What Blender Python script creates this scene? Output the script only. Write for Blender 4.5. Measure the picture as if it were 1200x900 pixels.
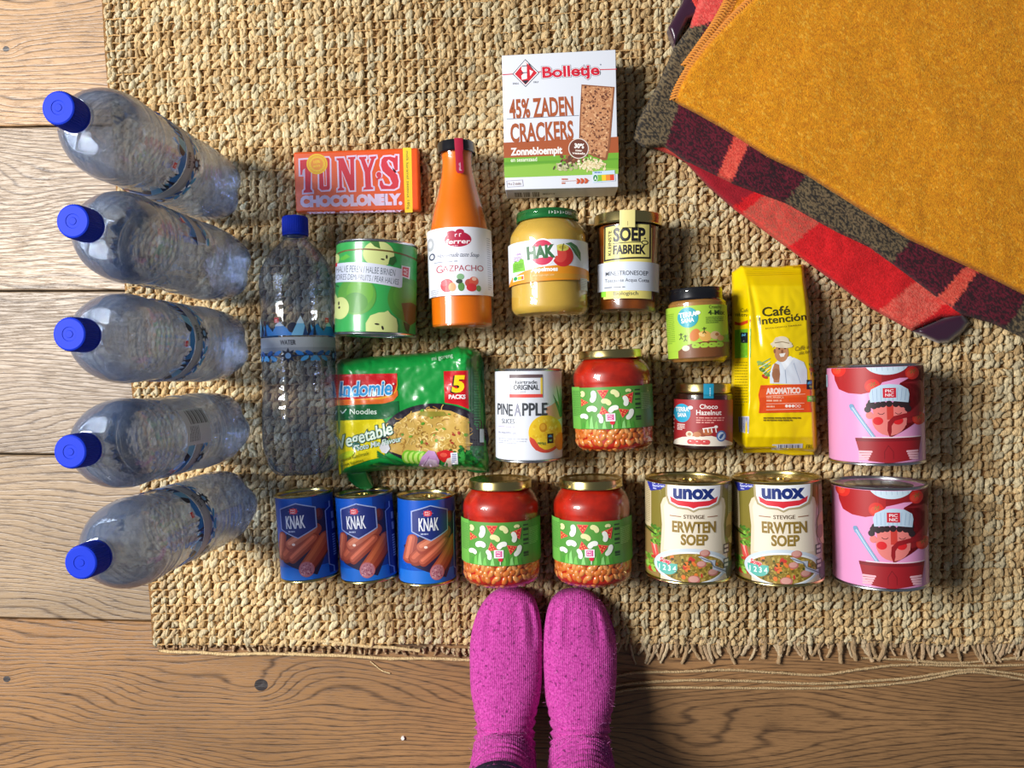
import bpy, bmesh, math, random
import numpy as np
from mathutils import Vector, Matrix, noise
random.seed(7); rng = np.random.default_rng(7)
for o in list(bpy.data.objects): bpy.data.objects.remove(o)
SC = bpy.context.scene; COL = SC.collection
# ---------------------------------------------------------------- camera
CH = 0.97                                   # camera height over the floor
cam_d = bpy.data.cameras.new('camera'); cam = bpy.data.objects.new('camera', cam_d); COL.objects.link(cam)
cam_d.sensor_width = 36; cam_d.lens = 27; cam_d.clip_start = 0.01
FW = Vector((-48/900, -14/900, -1)).normalized()
RT = FW.cross(Vector((0, 1, 0))).normalized(); UP = RT.cross(FW).normalized()
cm = Matrix((RT, UP, -FW)).transposed().to_4x4(); cm.translation = (0, 0, CH); cam.matrix_world = cm
SC.camera = cam
def U(px, py, z=0.0):                       # photo point -> world point at height z
    d = RT*((px-600)/900) + UP*((450-py)/900) + FW
    t = (z-CH)/d.z
    return Vector((d.x*t, d.y*t, z))
# ---------------------------------------------------------------- world, window light, exposure
W = bpy.data.worlds.new('room_light'); SC.world = W; W.use_nodes = True
W.node_tree.nodes['Background'].inputs[0].default_value = (0.80, 0.88, 1.0, 1)
W.node_tree.nodes['Background'].inputs[1].default_value = 0.115
def window_light(x, y, z, w, h, power):
    tgt = Vector((0, 0, 0)); wc = Vector((-1.55, 0.34, 1.66))
    d = (tgt-wc).normalized()
    right = d.cross(Vector((0, 0, 1))).normalized(); up = right.cross(d)
    l = bpy.data.lights.new('window_pane_light', 'AREA'); l.shape = 'RECTANGLE'; l.size = w; l.size_y = h
    l.energy = power; l.color = (1.0, 0.985, 0.96)
    o = bpy.data.objects.new('window_pane_light', l); COL.objects.link(o)
    m = Matrix((right, up, -d)).transposed().to_4x4(); m.translation = wc + right*x + up*z; o.matrix_world = m
for ix in (-0.17, 0.17):
    for iz in (-0.20, 0.20):
        window_light(ix, 0, iz, 0.30, 0.35, 21)
SC.view_settings.view_transform = 'Standard'; SC.view_settings.look = 'None'
SC.view_settings.exposure = -0.04; SC.view_settings.gamma = 1; SC.view_settings.use_curve_mapping = False
# ---------------------------------------------------------------- materials
def lin(c):
    return tuple(((v/255)/12.92 if v/255 <= 0.04045 else ((v/255+0.055)/1.055)**2.4) for v in c[:3]) + (1,)
MATS = {}
def setp(b, **k):
    for n, v in k.items():
        n = n.replace('_', ' ')
        for key in b.inputs.keys():
            if key.lower() == n.lower(): b.inputs[key].default_value = v; break
def mat(name, c=(200, 200, 200), rough=0.5, metal=0.0, coat=0.0, nscale=0, namt=0.0, bump=0.0, bscale=200, **kw):
    if name in MATS: return MATS[name]
    m = bpy.data.materials.new(name); m.use_nodes = True; nt = m.node_tree; b = nt.nodes['Principled BSDF']
    setp(b, base_color=lin(c), roughness=rough, metallic=metal, coat_weight=coat, coat_roughness=0.08, **kw)
    tc = nt.nodes.new('ShaderNodeTexCoord')
    if namt:
        n = nt.nodes.new('ShaderNodeTexNoise'); n.inputs['Scale'].default_value = nscale; n.inputs['Detail'].default_value = 5
        nt.links.new(tc.outputs['Object'], n.inputs['Vector'])
        r = nt.nodes.new('ShaderNodeValToRGB'); cl = lin(c)
        r.color_ramp.elements[0].position = 0.3; r.color_ramp.elements[1].position = 0.7
        r.color_ramp.elements[0].color = tuple(v*(1-namt) for v in cl[:3])+(1,)
        r.color_ramp.elements[1].color = tuple(min(1, v*(1+namt)) for v in cl[:3])+(1,)
        nt.links.new(n.outputs['Fac'], r.inputs['Fac']); nt.links.new(r.outputs['Color'], b.inputs['Base Color'])
    if bump:
        n2 = nt.nodes.new('ShaderNodeTexNoise'); n2.inputs['Scale'].default_value = bscale; n2.inputs['Detail'].default_value = 4
        nt.links.new(tc.outputs['Object'], n2.inputs['Vector'])
        bp = nt.nodes.new('ShaderNodeBump'); bp.inputs['Strength'].default_value = bump; bp.inputs['Distance'].default_value = 0.002
        nt.links.new(n2.outputs['Fac'], bp.inputs['Height']); nt.links.new(bp.outputs['Normal'], b.inputs['Normal'])
    MATS[name] = m; return m
def attr_mat(name, rough=0.4, coat=0.0, namt=0.0, nscale=300, bump=0.0, bscale=600, sheen=0.0, dist=0.002, metal=0.0, stretch=None):
    if name in MATS: return MATS[name]
    m = mat(name, rough=rough, coat=coat, metal=metal); nt = m.node_tree; b = nt.nodes['Principled BSDF']
    a = nt.nodes.new('ShaderNodeAttribute'); a.attribute_name = 'ink'
    out = a.outputs['Color']; tc = nt.nodes.new('ShaderNodeTexCoord'); vec = tc.outputs['Object']
    if stretch:
        mp = nt.nodes.new('ShaderNodeMapping'); mp.inputs['Scale'].default_value = stretch
        nt.links.new(vec, mp.inputs['Vector']); vec = mp.outputs['Vector']
    if namt:
        n = nt.nodes.new('ShaderNodeTexNoise'); n.inputs['Scale'].default_value = nscale; n.inputs['Detail'].default_value = 5
        nt.links.new(vec, n.inputs['Vector'])
        mr = nt.nodes.new('ShaderNodeMapRange'); mr.inputs['From Min'].default_value = 0.25; mr.inputs['From Max'].default_value = 0.75
        mr.inputs['To Min'].default_value = 1-namt; mr.inputs['To Max'].default_value = 1+namt
        nt.links.new(n.outputs['Fac'], mr.inputs['Value'])
        mx = nt.nodes.new('ShaderNodeVectorMath'); mx.operation = 'SCALE'
        nt.links.new(out, mx.inputs[0]); nt.links.new(mr.outputs['Result'], mx.inputs['Scale']); out = mx.outputs[0]
    nt.links.new(out, b.inputs['Base Color'])
    if sheen: setp(b, sheen_weight=sheen, sheen_roughness=0.5)
    if bump:
        n2 = nt.nodes.new('ShaderNodeTexNoise'); n2.inputs['Scale'].default_value = bscale; n2.inputs['Detail'].default_value = 4
        nt.links.new(vec, n2.inputs['Vector'])
        bp = nt.nodes.new('ShaderNodeBump'); bp.inputs['Strength'].default_value = bump; bp.inputs['Distance'].default_value = dist
        nt.links.new(n2.outputs['Fac'], bp.inputs['Height']); nt.links.new(bp.outputs['Normal'], b.inputs['Normal'])
    return m
def clear_mat(name, tint=(255, 255, 255), ior=1.45, rough=0.02, refr=0.0, rior=1.33, bump=0.0, bscale=40, edge=None, haze=0.0):
    if name in MATS: return MATS[name]
    m = bpy.data.materials.new(name); m.use_nodes = True; nt = m.node_tree; nt.nodes.clear()
    out = nt.nodes.new('ShaderNodeOutputMaterial')
    tr = nt.nodes.new('ShaderNodeBsdfTransparent'); tr.inputs[0].default_value = lin(tint)
    last = tr.outputs[0]; nrm = None
    if edge:
        lw = nt.nodes.new('ShaderNodeLayerWeight'); lw.inputs['Blend'].default_value = 0.35
        mc = nt.nodes.new('ShaderNodeMix'); mc.data_type = 'RGBA'
        mc.inputs[6].default_value = lin(tint); mc.inputs[7].default_value = lin(edge)
        nt.links.new(lw.outputs['Facing'], mc.inputs[0]); nt.links.new(mc.outputs[2], tr.inputs[0])
    if bump:
        tc = nt.nodes.new('ShaderNodeTexCoord')
        n2 = nt.nodes.new('ShaderNodeTexNoise'); n2.inputs['Scale'].default_value = bscale; n2.inputs['Detail'].default_value = 2
        nt.links.new(tc.outputs['Object'], n2.inputs['Vector'])
        bp = nt.nodes.new('ShaderNodeBump'); bp.inputs['Strength'].default_value = bump; bp.inputs['Distance'].default_value = 0.003
        nt.links.new(n2.outputs['Fac'], bp.inputs['Height']); nrm = bp.outputs['Normal']
    if refr:
        rf = nt.nodes.new('ShaderNodeBsdfRefraction'); rf.inputs['IOR'].default_value = rior; rf.inputs['Roughness'].default_value = 0.0
        rf.inputs[0].default_value = lin(tint)
        if nrm: nt.links.new(nrm, rf.inputs['Normal'])
        mx = nt.nodes.new('ShaderNodeMixShader'); mx.inputs[0].default_value = refr
        nt.links.new(last, mx.inputs[1]); nt.links.new(rf.outputs[0], mx.inputs[2]); last = mx.outputs[0]
    if haze:
        df = nt.nodes.new('ShaderNodeBsdfDiffuse'); df.inputs[0].default_value = lin((160, 194, 248))  # plastic haze; its pale blue also stands in for reflected light
        mx = nt.nodes.new('ShaderNodeMixShader'); mx.inputs[0].default_value = haze
        nt.links.new(last, mx.inputs[1]); nt.links.new(df.outputs[0], mx.inputs[2]); last = mx.outputs[0]
    gl = nt.nodes.new('ShaderNodeBsdfGlossy'); gl.inputs['Roughness'].default_value = rough
    if nrm: nt.links.new(nrm, gl.inputs['Normal'])
    lw2 = nt.nodes.new('ShaderNodeLayerWeight'); lw2.inputs['Blend'].default_value = 0.5
    if nrm: nt.links.new(nrm, lw2.inputs['Normal'])
    pw = nt.nodes.new('ShaderNodeMath'); pw.operation = 'POWER'; pw.inputs[1].default_value = 3.2; nt.links.new(lw2.outputs['Facing'], pw.inputs[0])
    fr = nt.nodes.new('ShaderNodeMath'); fr.operation = 'MULTIPLY_ADD'; fr.inputs[1].default_value = 0.75; fr.inputs[2].default_value = ((ior-1)/(ior+1))**2*1.15  # bluish tint, edge and haze put the bottles' reflections into the colour
    nt.links.new(pw.outputs[0], fr.inputs[0])
    mx = nt.nodes.new('ShaderNodeMixShader'); nt.links.new(fr.outputs[0], mx.inputs[0])
    nt.links.new(last, mx.inputs[1]); nt.links.new(gl.outputs[0], mx.inputs[2]); nt.links.new(mx.outputs[0], out.inputs[0])
    MATS[name] = m; return m
PRINT = lambda: attr_mat('printed_label', rough=0.5, coat=0.08)
PRINTM = lambda: attr_mat('printed_card', rough=0.55)
def gold(): return mat('gold_tinplate', (215, 195, 130), 0.24, 1.0)
def silver(): return mat('silver_tinplate', (205, 208, 212), 0.26, 1.0)
def glass(): return clear_mat('jar_glass', (250, 252, 250), 1.5, 0.015)
# ---------------------------------------------------------------- object helpers
def link(name, me, m=None, parent=None):
    o = bpy.data.objects.new(name, me); COL.objects.link(o)
    if m is not None and me is not None: me.materials.append(m)
    if parent is not None: o.parent = parent
    return o
def thing(name, label, cat, mtx=None, group=None):
    o = bpy.data.objects.new(name, None); COL.objects.link(o); o.empty_display_size = 0.02
    o['label'] = label; o['category'] = cat
    if group: o['group'] = group
    if mtx is not None: o.matrix_world = mtx
    return o
def tag(o, label, cat, group=None):
    o['label'] = label; o['category'] = cat
    if group: o['group'] = group
    return o
def pydata(name, vs, fs, m=None, parent=None, smooth=True, ang=35, cols=None, fcols=None):
    me = bpy.data.meshes.new(name); me.from_pydata([tuple(v) for v in vs], [], fs); me.update()
    if smooth:
        me.shade_smooth()
        if ang: me.set_sharp_from_angle(angle=math.radians(ang))
    if cols is not None:
        a = me.color_attributes.new('ink', 'FLOAT_COLOR', 'POINT'); a.data.foreach_set('color', np.asarray(cols, dtype=np.float32).ravel())
    if fcols is not None:
        a = me.color_attributes.new('ink', 'FLOAT_COLOR', 'CORNER')
        arr = np.repeat(np.asarray(fcols, dtype=np.float32), [len(f) for f in fs], axis=0); a.data.foreach_set('color', arr.ravel())
    return link(name, me, m, parent)
def lathe(name, prof, m, parent, seg=64, rf=None, ang=35, cap=True):
    """prof: (z_mm, r_mm) list turned about local z"""
    vs, fs = [], []
    for z, r in prof:
        for k in range(seg):
            t = 2*math.pi*k/seg; rr = rf(z, r, t) if rf else r
            vs.append((rr*math.sin(t)/1000, -rr*math.cos(t)/1000, z/1000))
    n = len(prof)
    for i in range(n-1):
        for k in range(seg):
            a = i*seg+k; b = i*seg+(k+1) % seg
            fs.append((a, b, b+seg, a+seg))
    if cap:
        fs.append(tuple(range(seg))[::-1]); fs.append(tuple((n-1)*seg+k for k in range(seg)))
    return pydata(name, vs, fs, m, parent, ang=ang)
def smooth_prof(pts, n=8):
    out = []
    P = [pts[0]]+list(pts)+[pts[-1]]
    for i in range(1, len(P)-2):
        for k in range(n):
            t = k/n; a, b, c, d = (np.array(P[i+j], float) for j in (-1, 0, 1, 2))
            out.append(tuple(0.5*((2*b)+(-a+c)*t+(2*a-5*b+4*c-d)*t*t+(-a+3*b-3*c+d)*t**3)))
    out.append(tuple(pts[-1])); return out
LY = {}; LAST = [0.0]
def lying(ax, ay, bx, by, r, z0=0.0113, top=None):
    """matrix of a thing lying along its local z. (ax,ay) photo point of its lid end, (bx,by) of its foot end"""
    top = 2*r if top is None else top
    def w(px, py): return Vector((U(px, py, z0+r).x, U(px, py, z0+top).y, z0+r))
    A, B = w(ax, ay), w(bx, by); d = (A-B); L = d.length; d.normalize()
    m = Matrix((Vector((d.y, -d.x, 0)), Vector((0, 0, -1)), d)).transposed().to_4x4(); m.translation = B
    LAST[0] = -math.atan2((A.x+B.x)/2, CH-B.z); m = m @ Matrix.Rotation(LAST[0], 4, 'Z')       # printed fronts are turned to face up the middle of the row
    return m, L*1000
# ---------------------------------------------------------------- printed artwork
class Art:
    def __init__(s, f=None): s.L = []; s.f = f
    def add(s, vs, fs, c, w=1.0): s.L.append((vs, fs, lin(c), w))
    def group(s, n0, w):
        """one ink layer for everything drawn since n0 (same colour)"""
        vs, fs = [], []
        for v, f, c, _ in s.L[n0:]: fs += [tuple(k+len(vs) for k in q) for q in f]; vs += v
        c = s.L[n0][2] if len(s.L) > n0 else None
        del s.L[n0:]
        if vs: s.L.append((vs, fs, c, w))
    def poly(s, pts, c): s.add([tuple(p) for p in pts], [tuple(range(len(pts)))], c)
    def rect(s, x0, y0, x1, y1, c): s.poly([(x0, y0), (x1, y0), (x1, y1), (x0, y1)], c)
    def ell(s, cx, cy, rx, ry, c, rot=0, n=22, a0=0, a1=360):
        t = math.radians(rot); p = []
        full = (a1-a0) >= 360
        for k in range(n if full else n+1):
            a = math.radians(a0+(a1-a0)*k/n); x, y = rx*math.cos(a), ry*math.sin(a)
            p.append((cx+x*math.cos(t)-y*math.sin(t), cy+x*math.sin(t)+y*math.cos(t)))
        s.poly(p, c)
    def line(s, pts, w, c, closed=False):
        """a stroke as one mitred ribbon"""
        P = [np.array(p, float) for p in pts]; n = len(P); A, B = [], []
        for i in range(n):
            pa = P[i-1] if (i or closed) else None; pb = P[(i+1) % n] if (i < n-1 or closed) else None
            da = (P[i]-pa)/(np.linalg.norm(P[i]-pa) or 1) if pa is not None else None
            db = (pb-P[i])/(np.linalg.norm(pb-P[i]) or 1) if pb is not None else None
            da = db if da is None else da; db = da if db is None else db
            na = np.array((-da[1], da[0])); nb = np.array((-db[1], db[0])); m = na+nb; l = np.linalg.norm(m)
            m = na if l < 1e-3 else m/l; k = min(1.8, 1/max(.3, float(m @ na)))
            A.append(tuple(P[i]+m*w/2*k)); B.append(tuple(P[i]-m*w/2*k))
        fs = [(i, (i+1) % n, n+(i+1) % n, n+i) for i in range(n if closed else n-1)]
        s.add(A+B, fs, c)
    def capsule(s, x0, y0, x1, y1, w, c, w1=None):
        w1 = w if w1 is None else w1; a = math.atan2(y1-y0, x1-x0); p = []
        for k in range(9): t = a+math.pi/2+math.pi*k/8; p.append((x0+w/2*math.cos(t), y0+w/2*math.sin(t)))
        for k in range(9): t = a-math.pi/2+math.pi*k/8; p.append((x1+w1/2*math.cos(t), y1+w1/2*math.sin(t)))
        s.poly(p, c)
    def bean(s, cx, cy, a, b, rot, c):
        t = math.radians(rot); p = []
        for k in range(20):
            q = 2*math.pi*k/20; x = a*math.cos(q); y = b*math.sin(q)
            if y > 0: y *= 1-0.55*math.cos(q*1)**0*math.exp(-(x/a*2.2)**2)
            p.append((cx+x*math.cos(t)-y*math.sin(t), cy+x*math.sin(t)+y*math.cos(t)))
        s.poly(p, c)
    def text(s, body, x0, x1, yb, yt, c, bold=0.0, shear=0.0, rot=0.0, outline=None, ow=0.03, arc=0.0, serif=False):
        """fits the words in the box x0..x1, baseline yb, cap top yt (y runs down); rot in degrees about x0,yb"""
        for col, off in ([(outline, bold+ow)] if outline else [])+[(c, bold)]:
            vs, fs, bb = text_mesh(body, off); b0 = text_mesh(body, bold)[2]
            sx = (x1-x0)/(b0[1]-b0[0]); sy = (yb-yt)/0.70
            ct, st = math.cos(math.radians(rot)), math.sin(math.radians(rot)); out = []
            for x, y in vs:
                X = (x-b0[0])*sx+shear*y*sy; Y = -y*sy
                if arc: q = (X/(x1-x0)-0.5)*2; Y += arc*(q*q)
                out.append((x0+X*ct+Y*st, yb-X*st+Y*ct))
            s.add(out, fs, col)
    def micro(s, x0, y0, x1, y1, n, c, h=None, seed=1):
        n0 = len(s.L); r = random.Random(seed); st = (y1-y0)/max(1, n); h = h or st*0.4
        for i in range(n):
            x = x0; y = y0+i*st; end = x1 if i < n-1 else x0+(x1-x0)*r.uniform(.4, .9)
            while x < end:
                w = (x1-x0)*r.uniform(.05, .2); s.rect(x, y, min(x+w, end), y+h, c); x += w+(x1-x0)*0.03
        s.group(n0, 1.0)
    def noise_bits(s, n, inside, size, cols, seed=3):
        r = random.Random(seed)
        for i in range(n):
            x, y = inside(r); a = size*r.uniform(.5, 1.2)
            s.ell(x, y, a, a*r.uniform(.35, .9), r.choice(cols), rot=r.uniform(0, 180), n=6)
            v_ = s.L.pop(); s.L.append((v_[0], v_[1], v_[2], .06))
    def build(s, name, mapper, parent, m=None, base=1.5e-4, step=1.0e-5, cut=None, cut2=None, vclip=None, maxth=6e-4):
        V, F, C, N = [], [], [], []
        i = 0.0; tot = sum(q[3] for q in s.L); step = min(step, maxth/max(1, tot))
        for (vs, fs, c, w_) in s.L:
            i += w_
            bm = bmesh.new()
            bv = [bm.verts.new((s.f(x, y) if s.f else (x, y))+(0,)) for x, y in vs]
            for f in fs:
                try: bm.faces.new([bv[k] for k in f])
                except Exception: pass
            bm.normal_update()
            big = [f for f in bm.faces if len(f.verts) > 4]
            if big: bmesh.ops.triangulate(bm, faces=big, ngon_method='EAR_CLIP')
            if vclip:
                for co, no in ((vclip[0], -1), (vclip[1], 1)):
                    bmesh.ops.bisect_plane(bm, geom=bm.verts[:]+bm.edges[:]+bm.faces[:], plane_co=(0, co, 0), plane_no=(0, no, 0), clear_outer=True)
            xs = [v.co.x for v in bm.verts]; ys = [v.co.y for v in bm.verts]
            if cut2 and cut and not vclip and xs and getattr(mapper, 'diag', False):
                dv = [(v.co.x-v.co.y)/cut for v in bm.verts]
                for k in range(math.floor(min(dv))+1, math.ceil(max(dv))):
                    bmesh.ops.bisect_plane(bm, geom=bm.verts[:]+bm.edges[:]+bm.faces[:], plane_co=(k*cut, 0, 0), plane_no=(1, -1, 0))
            for ax, cc, vals in ((0, cut, xs), (1, cut2, ys)):
                if cc and vals:
                    for k in range(math.floor(min(vals)/cc)+1, math.ceil(max(vals)/cc)):
                        co = (k*cc, 0, 0) if ax == 0 else (0, k*cc, 0); no = (1, 0, 0) if ax == 0 else (0, 1, 0)
                        bmesh.ops.bisect_plane(bm, geom=bm.verts[:]+bm.edges[:]+bm.faces[:], plane_co=co, plane_no=no)
            o = len(V); bm.verts.index_update()
            for v in bm.verts:
                p, n = mapper(v.co.x, v.co.y, base+step*i); V.append(p); N.append(n)
            for f in bm.faces: F.append(tuple(o+v.index for v in f.verts)); C.append(c)
            bm.free()
        # make every face look along its surface normal
        G = []
        for f in F:
            o_ = Vector(V[f[0]]); q = Vector()
            for k in range(1, len(f)-1): q += (Vector(V[f[k]])-o_).cross(Vector(V[f[k+1]])-o_)
            G.append(f if q.dot(Vector(N[f[0]])) >= 0 else f[::-1])
        ob = pydata(name, V, G, m or PRINT(), parent, fcols=C, ang=0)
        try: ob.data.normals_split_custom_set_from_vertices([tuple(n) for n in N])
        except Exception: pass
        return ob
TM = {}
def text_mesh(body, off):
    k = (body, round(off, 4))
    if k in TM: return TM[k]
    cu = bpy.data.curves.new('t', 'FONT'); cu.body = body; cu.size = 1; cu.offset = off; cu.resolution_u = 3; cu.fill_mode = 'FRONT'
    ob = bpy.data.objects.new('t', cu); COL.objects.link(ob); bpy.context.view_layer.update()
    me = ob.evaluated_get(bpy.context.evaluated_depsgraph_get()).to_mesh()
    vs = [(v.co.x, v.co.y) for v in me.vertices]; fs = [tuple(p.vertices) for p in me.polygons]
    ob.evaluated_get(bpy.context.evaluated_depsgraph_get()).to_mesh_clear()
    bpy.data.objects.remove(ob); bpy.data.curves.remove(cu)
    xs = [v[0] for v in vs] or [0, 1]; TM[k] = (vs, fs, (min(xs), max(xs))); return TM[k]
CUT = 2.5
def cyl_map(r):
    """unrolled (u,v) in mm -> local point on a barrel of radius r, straight between cut lines"""
    def f(u, v, off):
        k = math.floor(u/CUT+1e-6); t = u/CUT-k; R = r+off*1000
        a0, a1 = k*CUT/r, (k+1)*CUT/r
        x = R*((1-t)*math.sin(a0)+t*math.sin(a1)); y = -R*((1-t)*math.cos(a0)+t*math.cos(a1))
        a = u/r
        return (x/1000, y/1000, v/1000), (math.sin(a), -math.cos(a), 0)
    return f
def unroll(cx, hw, yb, ky, r, cxs=0.0):
    """photo-crop coordinates -> unrolled label coordinates"""
    def f(x, y):
        q = (x-cx)/hw
        if abs(q) < 0.97: a = math.asin(q)
        else: a = math.copysign(math.asin(0.97)+(abs(q)-0.97)*1.6, q)
        return (r*(a+cxs), (yb-y)/ky)
    return f
# ---------------------------------------------------------------- surfaces that bulge over an outline
def pdist(P, poly):
    """distance of points P (n,2) to each edge of poly -> (n,e), nearest points, inside mask"""
    P = np.asarray(P, float); A = np.asarray(poly, float); B = np.roll(A, -1, 0); D = B-A
    t = np.clip(((P[:, None]-A)*D).sum(-1)/(D*D).sum(-1), 0, 1)
    Q = A+t[..., None]*D; d = np.linalg.norm(P[:, None]-Q, axis=-1)
    ins = np.zeros(len(P), bool)
    for a, b in zip(A, B):
        c = ((a[1] > P[:, 1]) != (b[1] > P[:, 1]))
        with np.errstate(divide='ignore', invalid='ignore'):
            x = (b[0]-a[0])*(P[:, 1]-a[1])/(b[1]-a[1])+a[0]
        ins ^= c & (P[:, 0] < x)
    return d, Q, ins
def bulge(poly, widths, z0, h, extra=None, power=2.0):
    widths = np.asarray(widths if hasattr(widths, '__len__') else [widths]*len(poly), float)
    def Z(px, py):
        P = np.stack([np.atleast_1d(px), np.atleast_1d(py)], -1)
        d, Q, ins = pdist(P, poly); e = np.clip((d/widths).min(1), 0, 1); e = np.where(ins, e, 0)
        k = (1-(1-e)**power)**(1/power)
        z = z0+h*k
        if extra is not None: z = z+extra(P[:, 0], P[:, 1])*k
        return z
    return Z
def pix_world(P, z):
    P = np.asarray(P); d = np.array(RT)*((P[:, :1]-600)/900)+np.array(UP)*((450-P[:, 1:])/900)+np.array(FW)
    t = (np.asarray(z)-CH)/d[:, 2]; return np.stack([d[:, 0]*t, d[:, 1]*t, np.asarray(z)], -1)
def sheet(name, poly, Z, step, m, parent, color=None, jit=0.0, skirt=None):
    A = np.asarray(poly, float); x0, y0 = A.min(0)-step; x1, y1 = A.max(0)+step
    nx, ny = int((x1-x0)/step)+2, int((y1-y0)/step)+2
    X, Y = np.meshgrid(x0+np.arange(nx)*step, y0+np.arange(ny)*step); P = np.stack([X.ravel(), Y.ravel()], -1)
    d, Q, ins = pdist(P, poly); I = ins.reshape(ny, nx)
    cell = I[:-1, :-1] | I[1:, :-1] | I[:-1, 1:] | I[1:, 1:]
    near = d.argmin(1); Pn = Q[np.arange(len(P)), near]; P2 = np.where(ins[:, None], P, Pn)
    z = Z(P2[:, 0], P2[:, 1]); Wd = pix_world(P2, z)
    cy, cx = np.nonzero(cell); fs = np.stack([cy*nx+cx, (cy+1)*nx+cx, (cy+1)*nx+cx+1, cy*nx+cx+1], -1)
    used = np.unique(fs); remap = -np.ones(len(P), int); remap[used] = np.arange(len(used))
    vs = Wd[used]; fs = remap[fs].tolist(); P3 = P2[used]
    edges = {}
    for f in fs:
        for a, b in zip(f, f[1:]+f[:1]): edges[(a, b)] = 1
    vs = vs.tolist(); P3 = P3.tolist()
    if skirt is not None:
        mp = {}
        for (a, b) in list(edges):
            if (b, a) not in edges:
                for v in (a, b):
                    if v not in mp: mp[v] = len(vs); vs.append([vs[v][0], vs[v][1], skirt]); P3.append(P3[v])
                fs.append([a, mp[a], mp[b], b])
    cols = None; P3 = np.asarray(P3)
    if color is not None:
        J = P3 + rng.normal(0, jit, P3.shape) if jit else P3
        cols = [color(x, y) for x, y in J]
    iv = parent.matrix_world.inverted() if parent else Matrix()
    return pydata(name, [iv @ Vector(v) for v in vs], fs, m, parent, cols=cols, ang=0)
def pix_art(Z, parent, flatz=None, grid=3.0):
    iv = parent.matrix_world.inverted(); CA = {}
    def corner(i, j):
        if (i, j) not in CA:
            x, y = i*grid, j*grid; z, zl, zr, zu, zd = Z(np.array([x, x-1.5, x+1.5, x, x]), np.array([y, y, y, y-1.5, y+1.5]))
            CA[(i, j)] = (float(z), -(zr-zl)/.003, -(zu-zd)/.003)
        return CA[(i, j)]
    def f(x, y, off):
        if flatz is not None: p = U(x, y, flatz); p.z += off; return iv @ p, (0, 0, 1)
        i, j = math.floor(x/grid+1e-7), math.floor(y/grid+1e-7); a, b = x/grid-i, y/grid-j
        c = [corner(i, j), corner(i+1, j), corner(i, j+1), corner(i+1, j+1)]; w = [1-a, a-b, 0, b] if a >= b else [1-b, 0, b-a, a]
        z, nx, ny = (sum(w[k]*c[k][q] for k in range(4)) for q in range(3))
        p = U(x, y, z); n = Vector((nx, ny, 1)).normalized(); p.z += off
        return iv @ p, tuple(iv.to_3x3() @ n)
    f.diag = flatz is None
    return f
def crop(ox, oy, k): return lambda x, y: (ox+x/k, oy+y/k)
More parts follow.
